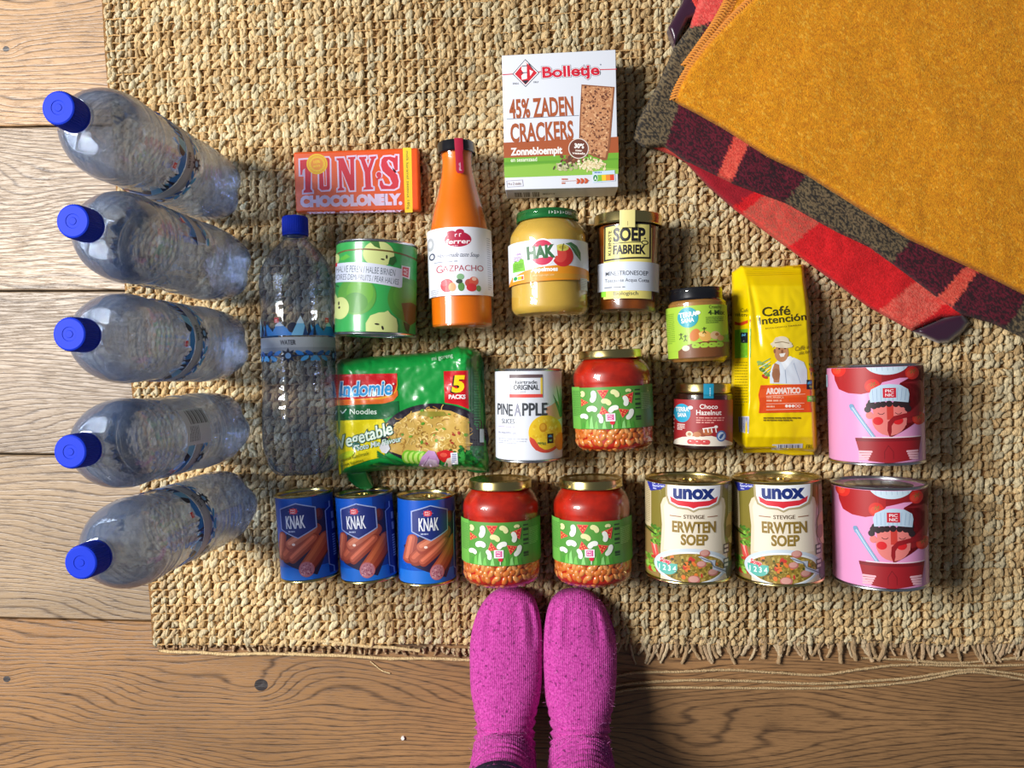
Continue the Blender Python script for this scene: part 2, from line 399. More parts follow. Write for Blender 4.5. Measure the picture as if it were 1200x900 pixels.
# ---------------------------------------------------------------- floor of oak planks
def wood_mat():
    m = mat('oak_wood', rough=0.42); nt = m.node_tree; b = nt.nodes['Principled BSDF']; N = nt.nodes.new; Lk = nt.links.new
    tc = N('ShaderNodeTexCoord'); sx = N('ShaderNodeSeparateXYZ'); Lk(tc.outputs['Object'], sx.inputs[0])
    def math_(op, a, b_=None, c=None):
        n = N('ShaderNodeMath'); n.operation = op
        for i, v in enumerate((a, b_, c)):
            if v is None: continue
            if isinstance(v, (int, float)): n.inputs[i].default_value = v
            else: Lk(v, n.inputs[i])
        return n.outputs[0]
    def noise_(sc, scale, detail=3, rough=0.5):
        mp = N('ShaderNodeMapping'); mp.inputs['Scale'].default_value = sc; Lk(tc.outputs['Object'], mp.inputs['Vector'])
        n = N('ShaderNodeTexNoise'); n.inputs['Scale'].default_value = scale; n.inputs['Detail'].default_value = detail; n.inputs['Roughness'].default_value = rough
        Lk(mp.outputs['Vector'], n.inputs['Vector']); return n.outputs['Fac']
    big = noise_((1.0, 3.4, 1), 2.3, 1.5); wob = noise_((3.0, 25, 1), 3.0, 2)
    ph = math_('MULTIPLY', sx.outputs['Y'], 860.0); ph = math_('ADD', ph, math_('MULTIPLY', big, 130.0)); ph = math_('ADD', ph, math_('MULTIPLY', wob, 5.0))
    kn = None
    for (px, py, s, amp) in ((306, 803, 0.030, 16.0), (30, 232, 0.035, 16.0), (8, 796, 0.016, 9.0), (7, 57, 0.012, 9)):
        c = U(px, py, 0)
        dx = math_('SUBTRACT', sx.outputs['X'], c.x); dy = math_('SUBTRACT', sx.outputs['Y'], c.y)
        d2 = math_('ADD', math_('MULTIPLY', math_('MULTIPLY', dx, dx), 0.35), math_('MULTIPLY', dy, dy))
        e = math_('POWER', 2.718, math_('MULTIPLY', d2, -1/(s*s))); ph = math_('ADD', ph, math_('MULTIPLY', e, amp))
        if px != 30:
            rr = 0.0075 if px == 306 else 0.0035
            d3 = math_('SQRT', math_('ADD', math_('MULTIPLY', math_('MULTIPLY', dx, dx), 0.7), math_('MULTIPLY', dy, dy)))
            k = math_('LESS_THAN', math_('ADD', d3, math_('MULTIPLY', wob, 0.004)), rr+0.002); kn = k if kn is None else math_('MAXIMUM', kn, k)
    sn = math_('SINE', math_('MULTIPLY', ph, 1.0)); ring = math_('POWER', math_('ADD', math_('MULTIPLY', sn, 0.5), 0.5), 7.0)
    pore = noise_((34, 640, 1), 1.0, 3, 0.65); pr = N('ShaderNodeMapRange'); Lk(pore, pr.inputs['Value'])
    pr.inputs['From Min'].default_value = 0.50; pr.inputs['From Max'].default_value = 0.68
    brk = noise_((12, 90, 1), 1.5, 3); ringb = math_('MULTIPLY', ring, math_('MULTIPLY', brk, 1.5))
    dark = math_('ADD', math_('MULTIPLY', ringb, 0.8), math_('MULTIPLY', pr.outputs[0], 0.62))
    dark = math_('MINIMUM', dark, 0.9)
    tone = noise_((1.4, 5, 1), 2.4, 4)
    at = N('ShaderNodeAttribute'); at.attribute_name = 'ink'
    sc = N('ShaderNodeVectorMath'); sc.operation = 'SCALE'; Lk(at.outputs['Color'], sc.inputs[0])
    mr = N('ShaderNodeMapRange'); Lk(tone, mr.inputs['Value']); mr.inputs['From Min'].default_value = 0.3; mr.inputs['From Max'].default_value = 0.7
    mr.inputs['To Min'].default_value = 0.78; mr.inputs['To Max'].default_value = 1.2; Lk(mr.outputs[0], sc.inputs['Scale'])
    mx = N('ShaderNodeMix'); mx.data_type = 'RGBA'; Lk(dark, mx.inputs[0]); Lk(sc.outputs[0], mx.inputs[6]); mx.inputs[7].default_value = lin((62, 44, 32))
    mx2 = N('ShaderNodeMix'); mx2.data_type = 'RGBA'; Lk(kn, mx2.inputs[0]); Lk(mx.outputs[2], mx2.inputs[6]); mx2.inputs[7].default_value = lin((52, 46, 46))
    Lk(mx2.outputs[2], b.inputs['Base Color'])
    bp = N('ShaderNodeBump'); bp.inputs['Strength'].default_value = 0.35; bp.inputs['Distance'].default_value = 0.001; bp.invert = True
    Lk(dark, bp.inputs['Height']); Lk(bp.outputs['Normal'], b.inputs['Normal'])
    return m
wood = wood_mat()
floor = thing('floor', 'wide oak plank floor', 'floor'); del floor['category']; floor['kind'] = 'structure'; floor['label'] = 'floor of wide brushed oak planks under the jute rug'
seams = [-238, -45, 148, 341, 533, 726, 919, 1112]
tones = [(180, 142, 102), (180, 142, 102), (160, 138, 114), (146, 126, 104), (156, 132, 104), (158, 118, 78), (158, 118, 78), (150, 122, 90), (158, 118, 78)]
for i, (a, b) in enumerate(zip(seams[:-1], seams[1:])):
    y1, y0 = U(50, a, 0).y, U(50, b, 0).y; g = 0.0011; e = 0.0016; x0, x1 = -1.3, 1.3
    rt = -0.004
    P = [(x0, y0+g, -0.02), (x1, y0+g, -0.02), (x1, y1-g, -0.02), (x0, y1-g, -0.02), (x0, y0+g, -e), (x1, y0+g, -e), (x1, y1-g, -e), (x0, y1-g, -e),
         (x0, y0+g+e, 0), (x1, y0+g+e, 0), (x1, y1-g-e, 0), (x0, y1-g-e, 0)]
    P = [(x, y+rt*(x+0.6), z) for x, y, z in P]
    F = [(0, 3, 2, 1), (0, 1, 5, 4), (1, 2, 6, 5), (2, 3, 7, 6), (3, 0, 4, 7), (4, 5, 9, 8), (5, 6, 10, 9), (6, 7, 11, 10), (7, 4, 8, 11), (8, 9, 10, 11)]
    pydata('plank', P, F, wood, floor, smooth=False, cols=[lin(tones[i])]*12)
sub = pydata('subfloor', [(-1.3, -1.3, -0.021), (1.3, -1.3, -0.021), (1.3, 1.3, -0.021), (-1.3, 1.3, -0.021)], [(0, 1, 2, 3)], mat('gap_shadow', (40, 28, 20), 0.9), floor, smooth=False)
# ---------------------------------------------------------------- the woven rug
rug = thing('jute_rug', 'large woven natural jute rug lying on the oak plank floor', 'rug')
BL = U(180, 755, 0.005); exv = (U(1220, 752, 0.005)-BL); exv.normalize()
SW, TH_ = 1.17, 0.93
CP, RP = 0.01185, 0.0101
def rp(s, t):
    """rug coordinates in metres -> floor x, y"""
    lean = math.radians(-4.2+3.4*min(1, s/0.9))
    wob = 0.0015*math.sin(s*19)+0.001*math.sin(t*31+s*9)
    return BL.x+exv.x*s+math.sin(lean)*-1*(-t)*1.0+wob, BL.y+exv.y*s+t*math.cos(lean)+0.0012*math.sin(s*23+t*7)
def rpv(s, t):
    lean = np.radians(-4.2+3.4*np.minimum(1, s/0.9)); wob = 0.0015*np.sin(s*19)+0.001*np.sin(t*31+s*9)
    return BL.x+exv.x*s+np.sin(lean)*t+wob, BL.y+exv.y*s+t*np.cos(lean)+0.0012*np.sin(s*23+t*7)
nc, nr = int(SW/CP), int(TH_/RP)
SEG, RNG = 7, 5
tmpl = []
for j in range(RNG):
    v = math.pi*(j+1)/(RNG+1)
    for k in range(SEG):
        a = 2*math.pi*k/SEG; r = math.sin(v)**0.8*(1-0.25*math.cos(v)); tmpl.append((r*math.cos(a), math.cos(v), r*math.sin(a)))
tmpl = np.array([(0, 1, 0)]+tmpl+[(0, -1, 0)])
tf = [(0, 1+k, 1+(k+1) % SEG) for k in range(SEG)]
tq = [(1+j*SEG+k, 1+(j+1)*SEG+k, 1+(j+1)*SEG+(k+1) % SEG, 1+j*SEG+(k+1) % SEG) for j in range(RNG-1) for k in range(SEG)]
tf = [(c, b_, a) for a, b_, c in tf]; tq = [q[::-1] for q in tq]
lastv = 1+RNG*SEG; tf += [(lastv, lastv-SEG+k, lastv-SEG+(k+1) % SEG) for k in range(SEG)]
tq = [q[::-1] for q in tq]; tf = [t[::-1] for t in tf]
def fast_mesh(name, V, tris, quads, cols, m, parent):
    me = bpy.data.meshes.new(name); nt_, nq = len(tris), len(quads)
    me.vertices.add(len(V)); me.vertices.foreach_set('co', np.asarray(V, np.float32).ravel())
    lp = np.concatenate([np.asarray(tris, np.int32).ravel(), np.asarray(quads, np.int32).ravel()])
    me.loops.add(len(lp)); me.loops.foreach_set('vertex_index', lp); me.polygons.add(nt_+nq)
    st = np.concatenate([np.arange(nt_)*3, nt_*3+np.arange(nq)*4]).astype(np.int32); me.polygons.foreach_set('loop_start', st)
    me.update(calc_edges=True); me.validate()
    me.polygons.foreach_set('use_smooth', np.ones(len(me.polygons), bool))
    if cols is not None:
        a = me.color_attributes.new('ink', 'FLOAT_COLOR', 'POINT'); a.data.foreach_set('color', np.asarray(cols, np.float32).ravel())
    return link(name, me, m, parent)
cc, rr_ = np.meshgrid(np.arange(nc), np.arange(nr)); cc = np.repeat(cc.ravel(), 2); rr_ = np.repeat(rr_.ravel(), 2); n = len(cc); ply = np.tile([-1.0, 1.0], n//2)
def pair(a): return np.repeat(a, 2)
colj = rng.normal(0, 0.0006, nc); rowj = rng.normal(0, 0.0004, nr)
s = (cc+0.5)*CP+colj[cc]+pair(rng.normal(0, 0.0006, n//2))+ply*0.0019; t = (rr_+0.5)*RP+rowj[rr_]+pair(rng.normal(0, 0.0005, n//2))+ply*0.0012+rng.normal(0, .0004, n)
px_, py_ = rpv(s, t)
colw = rng.uniform(0.85, 1.1, nc)
W_ = 0.0036*rng.uniform(0.75, 1.25, n)*colw[cc]; H_ = 0.0048*rng.uniform(0.75, 1.2, n); Lh = 0.0061*rng.uniform(0.85, 1.25, n)
edge = (cc < 3); W_[edge] *= 0.85; Lh[edge] *= rng.uniform(0.7, 1.1, edge.sum())
rot = np.radians(rng.normal(-11, 13, n)+pair(rng.normal(0, 8, n//2))); shear = rng.normal(0.1, 0.3, n)
T = tmpl[None]*np.ones((n, 1, 1)); jt = 1+rng.normal(0, 0.14, (n, len(tmpl), 1)); T = T*jt
X = T[..., 0]*W_[:, None]+shear[:, None]*T[..., 1]*W_[:, None]*0.8; Y = T[..., 1]*Lh[:, None]; Zz = T[..., 2]*H_[:, None]
c_, s_ = np.cos(rot)[:, None], np.sin(rot)[:, None]
VX = px_[:, None]+X*c_-Y*s_; VY = py_[:, None]+X*s_+Y*c_; VZ = 0.0052+Zz+rng.normal(0, 0.0006, n)[:, None]
VZ = np.minimum(VZ, 0.0108+0.25*(VZ-0.0108)); VZ = np.minimum(VZ, 0.0116); V = np.stack([VX, VY, VZ], -1).reshape(-1, 3); nv = len(tmpl); off = (np.arange(n)*nv)[:, None, None]
tris = (np.array(tf)[None]+off).reshape(-1, 3); quads = (np.array(tq)[None]+off).reshape(-1, 4)
jb = np.array([lin((212, 184, 136))[:3], lin((214, 196, 156))[:3], lin((192, 160, 112))[:3], lin((202, 186, 150))[:3]])
pick = pair(rng.choice(4, n//2, p=[.42, .22, .21, .15])); patch = 1+0.10*np.sin(s*7+1.3*np.sin(t*9))+0.06*np.sin(t*23+s*3)
kc = jb[pick]*(patch*(rng.uniform(0.86, 1.06, n)*pair(rng.uniform(.92, 1.05, n//2))))[:, None]
g = edge; kc[g] = kc[g]*0.6+np.array(lin((190, 178, 150))[:3])*0.4
KC = np.concatenate([np.repeat(kc, nv, 0), np.ones((n*nv, 1))], 1)
jute = attr_mat('jute_fibre', rough=0.9, namt=0.38, nscale=1.0, bump=0.9, bscale=1.0, dist=0.0022, stretch=(700, 260, 500))
o = fast_mesh('woven_knots', V, tris, quads, KC, jute, rug); o['kind'] = 'stuff'
# ground weave below the knots
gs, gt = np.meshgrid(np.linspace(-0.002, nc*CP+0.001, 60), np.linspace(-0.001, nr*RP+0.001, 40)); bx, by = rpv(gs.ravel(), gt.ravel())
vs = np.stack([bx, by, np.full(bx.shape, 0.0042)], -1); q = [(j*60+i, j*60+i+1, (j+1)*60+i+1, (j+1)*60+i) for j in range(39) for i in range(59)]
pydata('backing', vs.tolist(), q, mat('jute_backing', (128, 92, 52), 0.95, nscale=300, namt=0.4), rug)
def tube(pts, r, sides=5, taper=None):
    vs, fs = [], []; n = len(pts); P = [Vector(p) for p in pts]
    for i, p in enumerate(P):
        d = (P[min(i+1, n-1)]-P[max(i-1, 0)]).normalized(); a = d.cross(Vector((0, 0, 1)))
        a = a.normalized() if a.length > 1e-6 else Vector((1, 0, 0)); b = a.cross(d); rr = r(i/(n-1)) if callable(r) else r
        for k in range(sides):
            q = 2*math.pi*k/sides; vs.append(p+(a*math.cos(q)+b*math.sin(q))*rr)
    for i in range(n-1):
        for k in range(sides):
            a = i*sides+k; b = i*sides+(k+1) % sides; fs.append((a, b, b+sides, a+sides))
    fs.append(tuple(range(sides))); fs.append(tuple((n-1)*sides+k for k in range(sides))[::-1]); return vs, fs
AV, AF = [], []
for j in range(nr+1):
    pts = [(*rp(sv, j*RP+(rowj[j-1] if j else 0)+0.0006*math.sin(sv*500+j)), 0.0068+0.0012*math.sin(sv*math.pi*2/CP)) for sv in np.linspace(0.0, nc*CP, nc*2)]
    v, f = tube(pts, 0.0011, 4); o0 = len(AV); AV += v; AF += [tuple(k+o0 for k in ff) for ff in f]
o = pydata('weft_cords', AV, AF, attr_mat('jute_fibre'), rug, cols=[lin((200, 160, 104))]*len(AV), ang=0); o['kind'] = 'stuff'
# loose fuzz standing out of the weave
HV, HF = [], []
for i in range(9000):
    x, y = rp(random.uniform(0, nc*CP), random.uniform(0, nr*RP)); a = random.uniform(0, 6.28); l = random.uniform(.002, .007); w = 0.00012
    dx, dy = math.cos(a), math.sin(a); z = random.uniform(.009, .0104); o0 = len(HV); b = random.uniform(-.4, .4)
    ex, ey = math.cos(a+b), math.sin(a+b)
    HV += [(x-dy*w, y+dx*w, z), (x+dy*w, y-dx*w, z), (x+dx*l/2+dy*w, y+dy*l/2-dx*w, z+.0012), (x+dx*l/2-dy*w, y+dy*l/2+dx*w, z+.0012), (x+(dx+ex)*l/2, y+(dy+ey)*l/2, z)]
    HF += [(o0, o0+1, o0+2, o0+3), (o0+3, o0+2, o0+4)]
o = pydata('loose_fibres', HV, HF, attr_mat('jute_fibre'), rug, cols=[lin((232, 214, 172))]*len(HV), ang=0); o['kind'] = 'stuff'
# fringe along the lower edge
def tassel(px, py, ln, bend, r):
    p0 = U(px, py, .004); pts = []
    for k in range(7):
        q = k/6; pts.append((p0.x+bend*q*q, p0.y-ln*q, 0.0055-0.003*q+0.0008*math.sin(q*9+px)))
    v, f = tube(pts, lambda q: r*(1.0-0.35*q)*(1+0.25*math.sin(q*17+px)), 6)
    c = random.choice([(190, 160, 124), (176, 146, 108), (204, 180, 144)])
    return pydata('fringe_tassel', v, f, attr_mat('jute_fibre'), rug, cols=[lin(c)]*len(v), ang=0)
x = 722
while x < 1216:
    tassel(x, 746+random.uniform(-2, 3), random.uniform(.014, .034), random.uniform(-.012, .012), random.uniform(.0020, .0042)); x += random.uniform(3, 6.5)
x = 190
while x < 560:
    tassel(x, 752+random.uniform(-1, 3) + (x-190)*0.02, random.uniform(.006, .012), random.uniform(-.004, .004), random.uniform(.0018, .003)); x += random.uniform(5, 9)
for a, b, c in (((330, 746), (420, 757), (492, 762)), ((335, 765), (430, 772), (560, 773)), ((186, 762), (250, 768), (345, 766))):
    pts = []
    for k in range(30):
        q = k/29; X = (1-q)**2*a[0]+2*q*(1-q)*b[0]+q*q*c[0]; Yp = (1-q)**2*a[1]+2*q*(1-q)*b[1]+q*q*c[1]; p = U(X, Yp+.6*math.sin(q*14), .0075); pts.append(p)
    v, f = tube(pts, lambda q: 0.0021*(1+.18*math.sin(q*120)), 6); pydata('edge_cord', v, f, attr_mat('jute_fibre'), rug, cols=[lin((214, 184, 134))]*len(v), ang=0)
# strands of warp lying on the boards
def spline(pts, n=10):
    return [tuple(v) for v in smooth_prof(pts, n)]
strands = [([(1010, 771), (1060, 773), (1110, 777), (1160, 774), (1200, 770), (1230, 768)], 'short jute strand closest to the rug edge at the right'),
           ([(716, 795), (740, 789), (800, 787), (850, 785), (905, 788), (960, 791), (1010, 784), (1060, 779), (1130, 780), (1230, 779)], 'jute strand bowing up, topmost of the long three on the boards'),
           ([(716, 806), (740, 801), (820, 797), (900, 799), (960, 801), (1060, 795), (1130, 785), (1170, 787), (1230, 796)], 'middle one of the three long jute strands on the boards'),
           ([(722, 811), (760, 806), (850, 806), (960, 806.5), (1060, 800), (1130, 788), (1170, 791), (1230, 802)], 'lowest of the three long jute strands on the boards')]
for pts, lb in strands:
    P = [U(x+random.uniform(-.3, .3), y+random.uniform(-.3, .3), 0.0024) for x, y in spline(pts)]
    v, f = tube(P, lambda q: .0017*(1+.2*math.sin(q*300)), 6)
    o = pydata('jute_strand', v, f, attr_mat('jute_fibre'), None, cols=[lin((196, 166, 122))]*len(v), ang=0); tag(o, lb, 'strand', 'loose jute strands below the rug')
pts = [U(*p, .0015) for p in spline([(434, 775), (440, 780), (448, 786), (457, 789)])]
v, f = tube(pts, .0008, 5); o = pydata('jute_strand', v, f, attr_mat('jute_fibre'), None, cols=[lin((226, 200, 150))]*len(v)); tag(o, 'short pale jute wisp sticking out of the lower left rug edge', 'strand')
# a tiny white crumb on the boards
c = U(472, 865, .002); o = pydata('paper_crumb', [(c.x+math.cos(a)*.0024*(1+.2*math.sin(a*3)), c.y+math.sin(a)*.0026, z) for z in (0.0001, .003) for a in np.linspace(0, 6.28, 7)[:-1]],
    [(0, 1, 7, 6), (1, 2, 8, 7), (2, 3, 9, 8), (3, 4, 10, 9), (4, 5, 11, 10), (5, 0, 6, 11), (6, 7, 8, 9, 10, 11)], mat('crumb_white', (240, 236, 230), .7)); tag(o, 'tiny white crumb on the oak boards left of the socks', 'crumb')
# ================================================================ lids, cans and jars
def ring_pts(z, r, w): return [(z-w, r), (z-w*.7, r+w*.55), (z, r+w*.8), (z+w*.7, r+w*.55), (z+w, r)]
def tin(name, label, group, A, B, r, art, labelcol, metal, end='ring', rimz=2.6, spin=0.0, src=None):
    m, L = lying(*A, *B, r/1000); m = m @ Matrix.Rotation(spin, 4, 'Z')
    root = thing(name, label, 'can', m, group); LY[root.name] = LAST[0]+spin
    if src is not None:
        sL = src['L']
        for ch in src['parts']:
            c = ch.copy(); COL.objects.link(c); c.parent = root; c.matrix_parent_inverse = Matrix(); c.scale = (1, 1, L/sL)
            for g in ch.children:
                e = g.copy(); COL.objects.link(e); e.parent = c; e.matrix_parent_inverse = Matrix()
        return root, None
    body = lathe('body', [(3.4, r-.7), (4.2, r-.05), (L-4.2, r-.05), (L-3.4, r-.7)], mat('paper_'+name, labelcol, .32, coat=.3), root, seg=96)
    def rim(z0, sgn):
        # rolled rim, countersink wall, stepped panel
        P = [(0, r-1.2), (.4, r+.35), (1.2, r+.75), (2.2, r+.6), (3.0, r+.0), (3.6, r-.7)]
        P = [(z0+sgn*z, q) for z, q in P]
        inner = [(0.1, r-1.6), (1.0, r-2.3), (4.0, r-2.6), (4.6, r-3.2), (4.6, r-4.4), (3.6, r-5.2), (3.4, r*.80), (3.9, r*.78), (3.9, r*.74), (3.3, r*.72), (3.3, 0.01)]
        inner = [(z0+sgn*z, q) for z, q in inner]
        return P[::-1]+inner
    lid = lathe('lid', rim(L, -1), metal, root, seg=96, cap=False)
    lathe('base', rim(0, 1), metal, root, seg=96, cap=False)
    if end == 'pull':
        vs, fs = [], []
        def pad(x, y, rx, ry, z0, z1, hole=0):
            n = 24; o0 = len(vs); rings = ((1, z0), (1, z1), (hole or .5, z1), (hole or .5, z0))
            for sc, z in rings:
                for k in range(n):
                    a = 2*math.pi*k/n; vs.append(((x+rx*sc*math.sin(a))/1000, (y+ry*sc*math.cos(a))/1000, z/1000))
            for i in range(4):
                for k in range(n): a, b = o0+i*n+k, o0+i*n+(k+1) % n; c, d = o0+((i+1) % 4)*n+(k+1) % n, o0+((i+1) % 4)*n+k; fs.append((a, b, c, d))
        pad(0, -r*.28, r*.30, r*.36, L-3.0, L-1.8, .68); pad(0, -r*.72, r*.16, r*.12, L-3.2, L-1.4, .2)
        pydata('pull_tab', vs, fs, metal, lid)
    pr = art.build('label_print', cyl_map(r), body, cut=CUT, vclip=(3.6, L-3.6))
    return root, {'L': L, 'parts': [c for c in root.children]}
navy = (22, 34, 104)
def knak_art():
    a = Art(unroll(215, 233, 815, 6.67, 34.5)); R = a.rect   # crop 320,560 x6.67; hexagon centred on u=0
    a.rect(-20, 690, 450, 850, (18, 112, 214))
    a.rect(330, 120, 450, 690, (12, 60, 150))
    # shaded backdrop behind the sausages
    a.poly([(60, 650), (10, 500), (120, 420), (300, 300), (352, 240), (412, 250), (412, 560), (330, 760), (180, 700)], (34, 20, 60))
    a.ell(372, 285, 26, 48, (92, 30, 34)); a.ell(366, 275, 15, 34, (120, 48, 40))
    def saus(x0, y0, x1, y1, w, c, h, w1=None):
        a.capsule(x0, y0, x1, y1, w, c, w1); a.capsule(x0-w*.10, y0-w*.08, x1-w*.1, y1-w*.08, w*.68, tuple((p*1+q)/2 for p, q in zip(c, h)), (w1 or w)*.68)
        a.capsule(x0-w*.15, y0-w*.14, x1-w*.15, y1-w*.14, w*.28, h, (w1 or w)*.28)
    saus(40, 600, 70, 440, 74, (150, 62, 48), (214, 120, 92))
    saus(90, 600, 300, 400, 104, (140, 52, 36), (206, 104, 74))
    saus(145, 510, 330, 400, 104, (162, 70, 52), (222, 132, 100))
    saus(148, 618, 330, 470, 76, (150, 58, 40), (226, 120, 88))
    a.capsule(262, 690, 420, 470, 112, (96, 30, 24), 88)
    saus(254, 690, 408, 470, 108, (158, 60, 38), (206, 104, 62), 84)
    a.ell(254, 706, 60, 62, (206, 110, 112), rot=0, n=30); a.ell(254, 706, 53, 55, (196, 128, 140), n=30)
    a.noise_bits(46, lambda r: (254+r.uniform(-40, 40), 706+r.uniform(-42, 42)), 8, [(168, 88, 112), (222, 170, 176), (150, 70, 100)])
    a.ell(166, 505, 14, 10, (250, 226, 214))
    # hexagon badge
    H = [(208, 182), (350, 226), (350, 384), (208, 456), (66, 384), (66, 226)]
    a.poly(H, (26, 44, 122)); a.line(H, 8, (158, 172, 214), closed=True)
    for an in range(0, 360, 45): a.line([(186+24*math.cos(math.radians(an)), 243+20*math.sin(math.radians(an))), (186+46*math.cos(math.radians(an)), 243+32*math.sin(math.radians(an)))], 3, (120, 140, 190))
    a.ell(186, 242, 34, 24, (222, 44, 62)); a.rect(156, 222, 212, 262, (222, 44, 62)); a.text('PIC', 164, 204, 240, 227, (245, 225, 230), .02); a.text('NIC', 164, 204, 258, 245, (245, 225, 230), .02)
    a.text('KNAK', 116, 272, 376, 278, (238, 240, 250), .022)
    a.micro(130, 396, 250, 416, 1, (170, 180, 214), 12)
    # side strips
    for sx in (-92, 448):
        s = 1 if sx < 0 else -1
        a.poly([(sx-38, 200), (sx+14, 200), (sx+14, 245), (sx+38, 270), (sx+38, 700), (sx+14, 725), (sx+14, 770), (sx-38, 770)], (14, 40, 130))
        a.line([(sx+14*s, 200), (sx+14*s, 245), (sx+38*s, 270), (sx+38*s, 700), (sx+14*s, 725), (sx+14*s, 770)], 6, (150, 170, 214))
        for i in range(9): a.rect(sx-12, 470+i*20, sx+14, 482+i*20, (150, 170, 220))
        a.rect(sx-10, 290, sx+12, 345, (150, 170, 220)); a.rect(sx-10, 370, sx+12, 430, (150, 170, 220))
    return a
G_K = 'blue sausage cans in the bottom row'
r1, kn = tin('sausage_can', 'blue sausage can at the left end of the bottom row', G_K, (356, 581), (364, 684), 34.4, knak_art(), (12, 84, 190), gold(), 'pull', spin=-0.27)
tin('sausage_can', 'middle blue sausage can, under the flap of the noodle packet', G_K, (426, 581), (434, 685), 34.4, None, 0, 0, src=kn, spin=-0.24)
tin('sausage_can', 'blue sausage can next to a baked bean jar, badge turned right', G_K, (499, 583.5), (501, 688), 34.4, None, 0, 0, src=kn, spin=0.18)
def soup_art():
    a = Art(unroll(330, 297, 868, 6.15, 49.5))
    a.rect(0, 155, 720, 180, (120, 112, 50))
    a.rect(-60, 172, 84, 502, (206, 190, 150)); a.micro(30, 186, 76, 480, 22, (150, 130, 90), 6)
    # vegetables at the left foot
    a.poly([(-60, 505), (100, 545), (150, 640), (140, 840), (-60, 800)], (150, 120, 70))
    a.poly([(78, 590), (120, 610), (150, 720), (100, 700)], (216, 82, 74)); a.poly([(90, 600), (110, 606), (122, 690)], (240, 170, 160))
    a.noise_bits(60, lambda r: (r.uniform(85, 150), r.uniform(480, 610)), 13, [(96, 150, 44), (140, 190, 70), (70, 116, 36)], 4)
    a.noise_bits(40, lambda r: (r.uniform(40, 130), r.uniform(690, 800)), 18, [(120, 180, 40), (150, 200, 80), (96, 140, 40), (190, 60, 44)], 5)
    a.line([(-10, 495), (60, 520), (120, 545)], 9, (30, 44, 20))
    # right side panel
    a.rect(596, 200, 720, 420, (180, 176, 130)); a.micro(600, 240, 622, 400, 14, (110, 100, 50), 6, seed=3)
    a.ell(620, 460, 40, 70, (196, 158, 92)); a.ell(640, 560, 46, 60, (214, 186, 130)); a.ell(600, 520, 26, 46, (150, 110, 60))
    # cream bottle-shaped field
    a.poly([(150, 640), (160, 470), (150, 330), (168, 282), (205, 258), (535, 258), (568, 285), (578, 340), (566, 470), (572, 560), (590, 660), (590, 860), (150, 860)], (226, 210, 182))
    a.poly([(172, 640), (180, 470), (172, 340), (188, 300), (220, 280), (520, 280), (548, 300), (556, 345), (546, 470), (552, 640)], (238, 226, 204))
    # soup bowl
    a.ell(352, 742, 246, 126, (206, 220, 232), n=48); a.ell(352, 748, 228, 110, (244, 248, 250), n=48); a.ell(352, 750, 214, 100, (150, 122, 42), n=48)
    def ins(r):
        while True:
            x, y = r.uniform(-1, 1), r.uniform(-1, 1)
            if x*x+y*y < .93: return 352+x*208, 750+y*95
    a.noise_bits(260, ins, 13, [(176, 150, 62), (146, 122, 44), (190, 164, 84), (110, 92, 34), (132, 112, 40)], 6)
    a.noise_bits(16, ins, 20, [(226, 120, 50), (232, 140, 80), (200, 60, 50)], 8); a.noise_bits(20, ins, 12, [(66, 84, 34), (84, 66, 34)], 9)
    for x, y, q in ((418, 722, 32), (494, 782, 34), (370, 828, 40), (440, 648, 34)): a.ell(x, y, q, q*.72, (190, 112, 104)); a.ell(x-2, y-3, q*.8, q*.54, (216, 158, 146))
    # spoon
    a.poly([(396, 668), (420, 668), (470, 696), (510, 700), (505, 740), (600, 800), (620, 822), (596, 822), (490, 760), (492, 716), (440, 706)], (196, 206, 222)); a.line([(410, 676), (480, 708), (500, 745), (600, 812)], 7, (110, 120, 140))
    a.ell(612, 790, 34, 60, (60, 60, 50))
    # badges
    a.ell(196, 752, 68, 56, (96, 184, 170), a0=0, a1=180, n=20); a.rect(128, 728, 262, 756, (96, 184, 170))
    a.text('1 2 3 4', 140, 254, 780, 744, (226, 246, 240), .03); a.text('Soep', 146, 218, 724, 694, (226, 66, 86), .04, rot=-8, outline=(244, 236, 230), ow=.06)
    # blue corner flash
    a.poly([(82, 246), (50, 168), (110, 132), (206, 152), (186, 192), (150, 226)], (44, 52, 158))
    a.text('nr 1', 94, 140, 190, 160, (230, 234, 250), .03); a.text('favoriet', 96, 180, 214, 196, (210, 216, 246), .02, rot=6); a.micro(100, 220, 150, 234, 1, (200, 206, 240), 8)
    # shield
    S = [(184, 182), (556, 182), (552, 262), (532, 318), (470, 345), (400, 350), (366, 368), (330, 350), (262, 345), (204, 318), (186, 262)]
    a.poly(S, (176, 160, 120)); S2 = [(198, 186), (542, 186), (538, 258), (520, 306), (464, 332), (398, 338), (366, 354), (334, 338), (268, 332), (214, 306), (200, 258)]
    a.poly(S2, (246, 248, 252))
    a.poly([(214, 262), (262, 288), (366, 294), (470, 288), (524, 262), (514, 300), (464, 322), (398, 328), (366, 340), (334, 328), (268, 322), (222, 300)], (222, 44, 58))
    a.text('unox', 234, 506, 272, 180, (24, 46, 120), .05)
    a.text('STEVIGE', 302, 438, 411, 385, (96, 70, 44), .01); a.line([(212, 396), (286, 399)], 6, (150, 100, 70)); a.line([(456, 399), (522, 396)], 6, (150, 100, 70))
    a.text('ERWTEN', 228, 510, 505, 432, (146, 118, 48), .035); a.text('SOEP', 284, 460, 590, 520, (146, 118, 48), .035)
    # hallmarks
    for y in (600, 700):
        a.rect(562, y, 600, y+66, (70, 66, 60)); a.rect(568, y+8, 594, y+26, (226, 220, 200)); a.rect(568, y+38, 594, y+56, (226, 220, 200))
    return a
G_S = 'pea soup cans in the bottom row'
